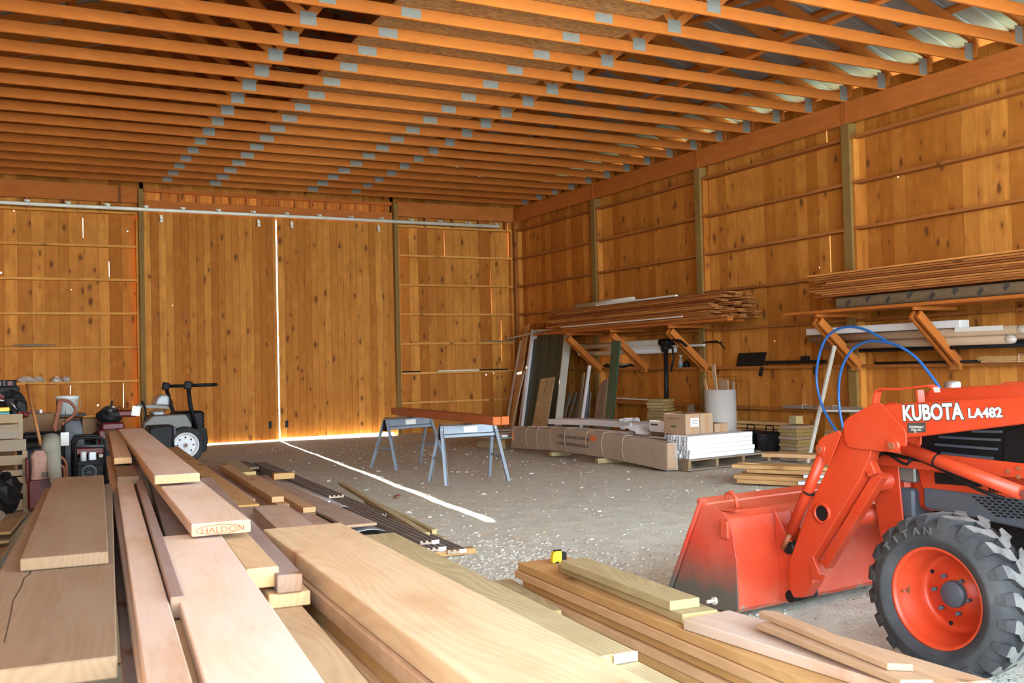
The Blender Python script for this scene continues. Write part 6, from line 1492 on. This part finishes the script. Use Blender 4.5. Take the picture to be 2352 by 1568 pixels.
# generator
t = thing('generator', 'portable generator in a black tube frame behind the wide left planks', 'generator', (.9, 11.6, 0))
gy = 11.5
g = lambda x, y: Y(x, y, gy)
fr = [(173, 1165), (173, 1018), (178, 1007), (190, 1005), (228, 1005), (240, 1010), (243, 1025), (243, 1165)]
for dy in (0, .42):
    part(t, 'frame_tube', M['black'], lambda b: b.tube([g(x, y)+V((0, dy, 0)) for x, y in fr], .017, 10))
part(t, 'top_bar', M['panel'], lambda b: b.tube([g(175, 1024), g(241, 1024)], .014, 8), label='grey lower top bar')
for x in (175, 241): part(t, 'frame_tube', M['black'], lambda b: b.tube([g(x, 1165), g(x, 1165)+V((0, .42, 0))], .015, 8))
part(t, 'fuel_tank', M['red'], lambda b: b.box(T(g(208, 1040).x, gy+.22, g(208, 1036).z), (.30, .36, .09)), .02)
part(t, 'engine', M['blackp'], lambda b: b.box(T(g(208, 1060).x, gy+.24, g(208, 1085).z), (.28, .30, .36)), .02)
part(t, 'air_filter', M['silver'], lambda b: b.box(T(g(213, 1046).x, gy+.03, g(213, 1047).z), (.08, .06, .10)), .01, label='bright metal air filter cover'); part(t, 'muffler', M['cementgrey'], lambda b: b.cyl(g(192, 1048)+V((0, .02, .05)), g(192, 1048)+V((0, .02, -.05)), .03, 12)); part(t, 'dial', M['sidingend'], lambda b: b.cyl(g(232, 1046), g(232, 1046)+V((0, .02, 0)), .022, 12))
part(t, 'control_panel', M['blackp'], lambda b: b.box(T(g(208, 1082).x, gy+.03, g(208, 1082).z), (.27, .04, .13)), .01)
part(t, 'recoil_fan', M['panel'], lambda b: b.lathe([(.055, 0), (.075, .012), (.08, 0)], Matrix.Translation(g(205, 1084)+V((0, .005, 0))) @ RX(PI/2), 20))
for i in range(8): part(t, 'fan_spoke', M['panel'], lambda b: b.bar(g(205, 1084), g(205, 1084)+V((.06*math.cos(i*PI/4), 0, .06*math.sin(i*PI/4))), .006, .006))
# red machine beside it
t = thing('red_tiller', 'dark red and black garden machine behind the top planks', 'garden machine', (1.15, 13.1, 0))
r_ = lambda x, y, yy=13.0: Y(x, y, yy)
part(t, 'engine', M['blackp'], lambda b: lump(b, r_(252, 955), (.15, .14, .10), 11, j=.12)); part(t, 'engine', M['blacktub'], lambda b: lump(b, r_(250, 945), (.09, .12, .07), 12, j=.1))
part(t, 'body', M['red'], lambda b: b.box(T(r_(258, 975).x, 13.05, r_(258, 978).z), (.26, .3, .09)), .02)
part(t, 'body', M['red'], lambda b: b.box(T(r_(240, 1000).x, 13.05, r_(240, 1010).z), (.16, .3, .26)), .02)
part(t, 'lower_body', M['black'], lambda b: b.box(T(r_(255, 1030).x, 13.1, .3), (.4, .35, .6)), .03)
part(t, 'tail_lamp', M['orangelabel'], lambda b: b.cyl(r_(233, 1002), r_(233, 1002)+V((0, .02, 0)), .02, 12)); part(t, 'grab_handle', M['black'], lambda b: b.tube([r_(x, y) for x, y in smooth([(257, 950), (255, 935), (258, 920)], 4)], .012, 8)); part(t, 'grab_handle', M['black'], lambda b: b.tube([r_(x, y) for x, y in [(222, 972), (230, 985), (245, 980)]], .014, 8))
part(t, 'console', M['red'], lambda b: b.box(T(r_(290, 948).x, 13.05, r_(290, 949).z), (.26, .3, .085)), .03, segs=3); part(t, 'cable_loop', M['black'], lambda b: b.tube([r_(x, y) for x, y in smooth([(268, 945), (270, 937), (276, 935), (281, 942)], 4)], .006, 6))
part(t, 'number_card', M['label'], lambda b: b.box(T(r_(310, 942).x, 12.9, r_(310, 943).z) @ RY(.15), (.10, .01, .12)), .003, label='pale card')
# dark jacket lump and boards on the floor
q = Y(12, 1135, 9.3)
one('dark_jacket', M['black'], lambda b: lump(b, (q.x-.02, 9.35, q.z), (.14, .15, .17), 21), 'bunched black cloth hanging at the left edge in front of the crate', 'cloth')
one('jacket_prop', M['greywood'], lambda b: b.box(T(q.x-.02, 9.35, (q.z-.12)/2), (.10, .10, q.z-.12), None, 2), 'grey post below the black cloth', 'post')
for i, (x0, y0, x1, y1, z, w_) in enumerate([(0, 1245, 55, 1180, .10, .12), (0, 1225, 40, 1180, .16, .14), (-30, 1300, 30, 1215, .06, .12)]):
    a, c = at_z(x0, y0, z), at_z(x1, y1, z); plank('broken_board', M['pallet'], a, c, w_, .022, f'broken pallet board on the floor at the left edge, {["right", "upper", "lowest"][i]} one', 'board', 'broken pallet boards')
# ---- zero-turn mower
MY = 15.0
m_ = lambda x, y, yy=MY: Y(x, y, yy)
t = thing('riding_mower', 'grey and black zero turn riding mower with a folded roll bar, behind the top planks', 'riding mower', (2.2, 15.5, 0))
def prs(pts, y0, dep): 
    P = [(m_(x, y, y0).x, m_(x, y, y0).z) for x, y in pts]
    return lambda b: b.prism(P, Matrix(((1, 0, 0, 0), (0, 0, -1, y0+dep), (0, 1, 0, 0), (0, 0, 0, 1))), dep)
def mwheel(c, R, rim, wd, name='rear_wheel'):
    A = T(*c) @ RX(PI/2)     # local Z towards the camera
    b = MB(A); w2 = wd/2
    b.lathe([(rim, w2-.01), (rim*1.06, w2), (rim*1.04, w2+.006), (rim*.93, w2-.02), (rim*.86, w2-.05), (rim*.80, w2-.06), (rim*.62, w2-.045), (rim*.3, w2-.03), (.03, w2-.03), (.03, w2+.0), (.001, w2+.0)], Matrix.Identity(4), 40)
    o = b.build(name, M['white'], t, label='white spoked wheel with a black tyre')
    b = MB(A); b.lathe([(rim*1.02, w2-.008), (rim*1.15, w2+.008), (R*.86, w2+.008), (R*.97, w2-.02), (R, w2-.05), (R, -w2+.05), (R*.95, -w2), (rim, -w2)], Matrix.Identity(4), 44); b.build('tyre', M['rubber'], o)
    for k in range(8):
        a = 2*PI*k/8; b = MB(A @ RZ(a)); b.prism([(rim*.58, -.016), (rim*.76, 0), (rim*.58, .016)], T(0, 0, w2-.05), .012); b.build('rim_slot', M['black'], o)
    b = MB(A); b.cyl((0, 0, w2), (0, 0, w2+.02), .02, 10); b.build('hub', M['rust'], o)
wc = m_(427, 1031, 14.85)
mwheel((wc.x, 14.95, .265), .265, .172, .24); mwheel((wc.x, 15.95, .265), .265, .172, .24)
mwheel((wc.x-1.25, 14.98, .15), .15, .075, .12, 'front_wheel'); mwheel((wc.x-1.25, 15.85, .15), .15, .075, .12, 'front_wheel')
part(t, 'fuel_tank', M['tankgrey'], prs([(330, 985), (330, 972), (352, 955), (402, 952), (428, 951), (442, 975), (440, 983), (400, 990), (340, 992)], 14.95, .30), .02, segs=3)
part(t, 'fuel_tank', M['tankgrey'], prs([(340, 985), (352, 960), (420, 955), (436, 980), (430, 988)], 15.7, .25), .02)
part(t, 'frame', M['black'], lambda b: b.box(T(wc.x-.45, 15.45, .42), (1.5, .7, .08)), .01)
part(t, 'mower_deck', M['black'], lambda b: b.box(T(wc.x-.85, 15.45, .20), (.75, 1.1, .14)), .03)
part(t, 'engine', M['black'], lambda b: b.box(T(wc.x+.12, 15.45, .55), (.42, .5, .36)), .03)
part(t, 'engine_guard', M['blackp'], prs([(448, 970), (466, 980), (475, 985), (478, 1010), (475, 1035), (466, 1038), (462, 1000), (448, 990)], 15.0, .8), .008)
part(t, 'seat_back', M['seatgrey'], prs([(356, 931), (360, 915), (370, 906), (384, 906), (390, 912), (389, 932)], 15.35, .45), .04, label='shiny grey seat back', segs=3); part(t, 'seat_base', M['seatgrey'], prs([(350, 945), (378, 943), (378, 955), (352, 954)], 15.3, .5), .02, label='shiny grey seat base')
part(t, 'armrest', M['seat'], prs([(312, 933), (316, 928), (352, 929), (388, 932), (390, 940), (350, 938), (315, 938)], 15.15, .09), .01, segs=2); part(t, 'armrest', M['seat'], prs([(330, 930), (386, 932), (388, 939), (330, 937)], 15.85, .08), .01)
part(t, 'control_lever', M['black'], lambda b: b.tube([m_(x, y, 15.1) for x, y in smooth([(325, 920), (333, 935), (335, 955), (330, 975)], 4)], .016, 8))
part(t, 'seat_mount', M['black'], prs([(345, 955), (385, 955), (385, 975), (345, 975)], 15.3, .5), .01)
# roll bar: two uprights with hinges and the folded top pointing backwards
for yy, xs, top, mid, bot in [(15.0, 0, (432, 885), (437, 930), (450, 985)), (15.95, 0, (381, 887), (392, 930), (400, 950))]:
    p0, p1, p2 = m_(*top, yy), m_(*mid, yy), m_(*bot, yy)
    part(t, 'roll_bar_upright', M['black'], lambda b: b.tube([p0, p1, p2, V((p2.x+.02, yy, .5))], .030, 10))
    part(t, 'hinge', M['black'], lambda b: b.box(T(p0.x-.0, yy, p0.z) @ RY(.2), (.11, .07, .12)), .02, segs=2)
    p3 = V((p0.x+(.40 if yy < 15.5 else .40), yy, p0.z+.0))
    part(t, 'roll_bar_top', M['black'], lambda b: b.tube([p0, p3], .026, 10))
r0 = m_(432, 885, 15.0); r1 = m_(381, 887, 15.95)
part(t, 'roll_bar_top', M['black'], lambda b: b.tube([V((r0.x+.40, 15.0, r0.z)), V((r1.x+.40, 15.95, r1.z))], .026, 10))
part(t, 'lift_bracket', M['black'], lambda b: b.bar(m_(450, 970, 14.95), m_(468, 960, 14.95), .03, .02))
# red striped recycler panel in front of it
t = thing('power_unit', 'black framed unit with a red stripe between the planks and the mower', 'power unit', (1.95, 14.0, 0))
u = lambda x, y: Y(x, y, 14.0)
part(t, 'panel', M['panel'], lambda b: b.box(T(u(378, 990).x, 14.1, u(378, 990).z), (.30, .18, .11)), .012); part(t, 'red_stripe', M['orangelabel'], lambda b: b.box(T(u(374, 989).x, 14.005, u(374, 989).z), (.19, .004, .014)))
part(t, 'frame_tube', M['black'], lambda b: b.tube([u(x, y) for x, y in smooth([(345, 985), (360, 979), (392, 979), (398, 985)], 3)]+[V((u(393, 1035).x, 14.0, 0.02))], .014, 8)); part(t, 'engine', M['black'], lambda b: b.box(T(u(372, 1015).x, 14.2, .3), (.32, .4, .6)), .02)
# ================================================================== loose stones and litter on the dirt
rn = random.Random(99); b = MB()
def stone(x, y, r, b=None, s=None):
    z = ground_h(x, y); n = 6; vs = []; q = [rn.uniform(.7, 1.25) for _ in range(14)]; a0 = rn.uniform(0, 6.28); st = rn.uniform(.6, 1.0)
    vs.append((x, y, z-r*.3)); k = 1
    for (h, rad) in ((-.05, 1.0), (.45, .75)):
        for i in range(n):
            a = a0+2*PI*i/n; vs.append((x+r*rad*q[k]*math.cos(a), y+r*rad*q[k]*st*math.sin(a), z+r*h)); k += 1
    vs.append((x, y, z+r*.62))
    fs = [(0, 1+(i+1) % n, 1+i) for i in range(n)]+[(1+i, 1+(i+1) % n, 7+(i+1) % n, 7+i) for i in range(n)]+[(7+i, 7+(i+1) % n, 13) for i in range(n)]
    b.mesh([V(p) for p in vs], fs, rn.random())
for i in range(2600):
    y = rn.uniform(2.5, 17.5); x = rn.uniform(max(0.6, .18*y), 9.4)
    if y > 9 and rn.random() < .45: continue
    stone(x, y, rn.choice([.006, .008, .010, .013]), b)
for i in range(1500):
    x = rn.gauss(3.15, .33); y = rn.gauss(5.4, .75); 
    if y < 3.6 or y > 7.4: continue
    stone(x, y, rn.uniform(.007, .019), b)
for i in range(130): stone(rn.uniform(2.6, 9), rn.uniform(4, 15), rn.uniform(.018, .032), b)
o = b.build('gravel', M['stone']); tag(o, 'loose gravel, small stones and straw bits scattered over the dirt floor', 'gravel', kind='stuff')
b = MB()
for i in range(500):
    y = rn.uniform(4.5, 15); x = rn.uniform(max(1.5, .3*y), 8.8); a = rn.uniform(0, 3.14); L_ = rn.uniform(.02, .09); z = ground_h(x, y)+.004
    b.bar((x, y, z), (x+L_*math.cos(a), y+L_*math.sin(a), z+.003), .004, .002)
ws = b.build('straw_bits', M['amber'], o); ws['kind'] = 'stuff'
p = at_z(915, 1142, .01)
one('dry_leaf', M['rust'], lambda b: b.mesh([p+V((-.07, -.02, 0)), p+V((-.02, .035, .02)), p+V((.06, .02, .012)), p+V((.09, -.02, 0)), p+V((.02, -.035, .022)), p+V((0, 0, .03))], [(0, 5, 1), (1, 5, 2), (2, 5, 3), (3, 5, 4), (4, 5, 0)]), 'curled dry brown leaf on the dirt near the light streak', 'leaf')
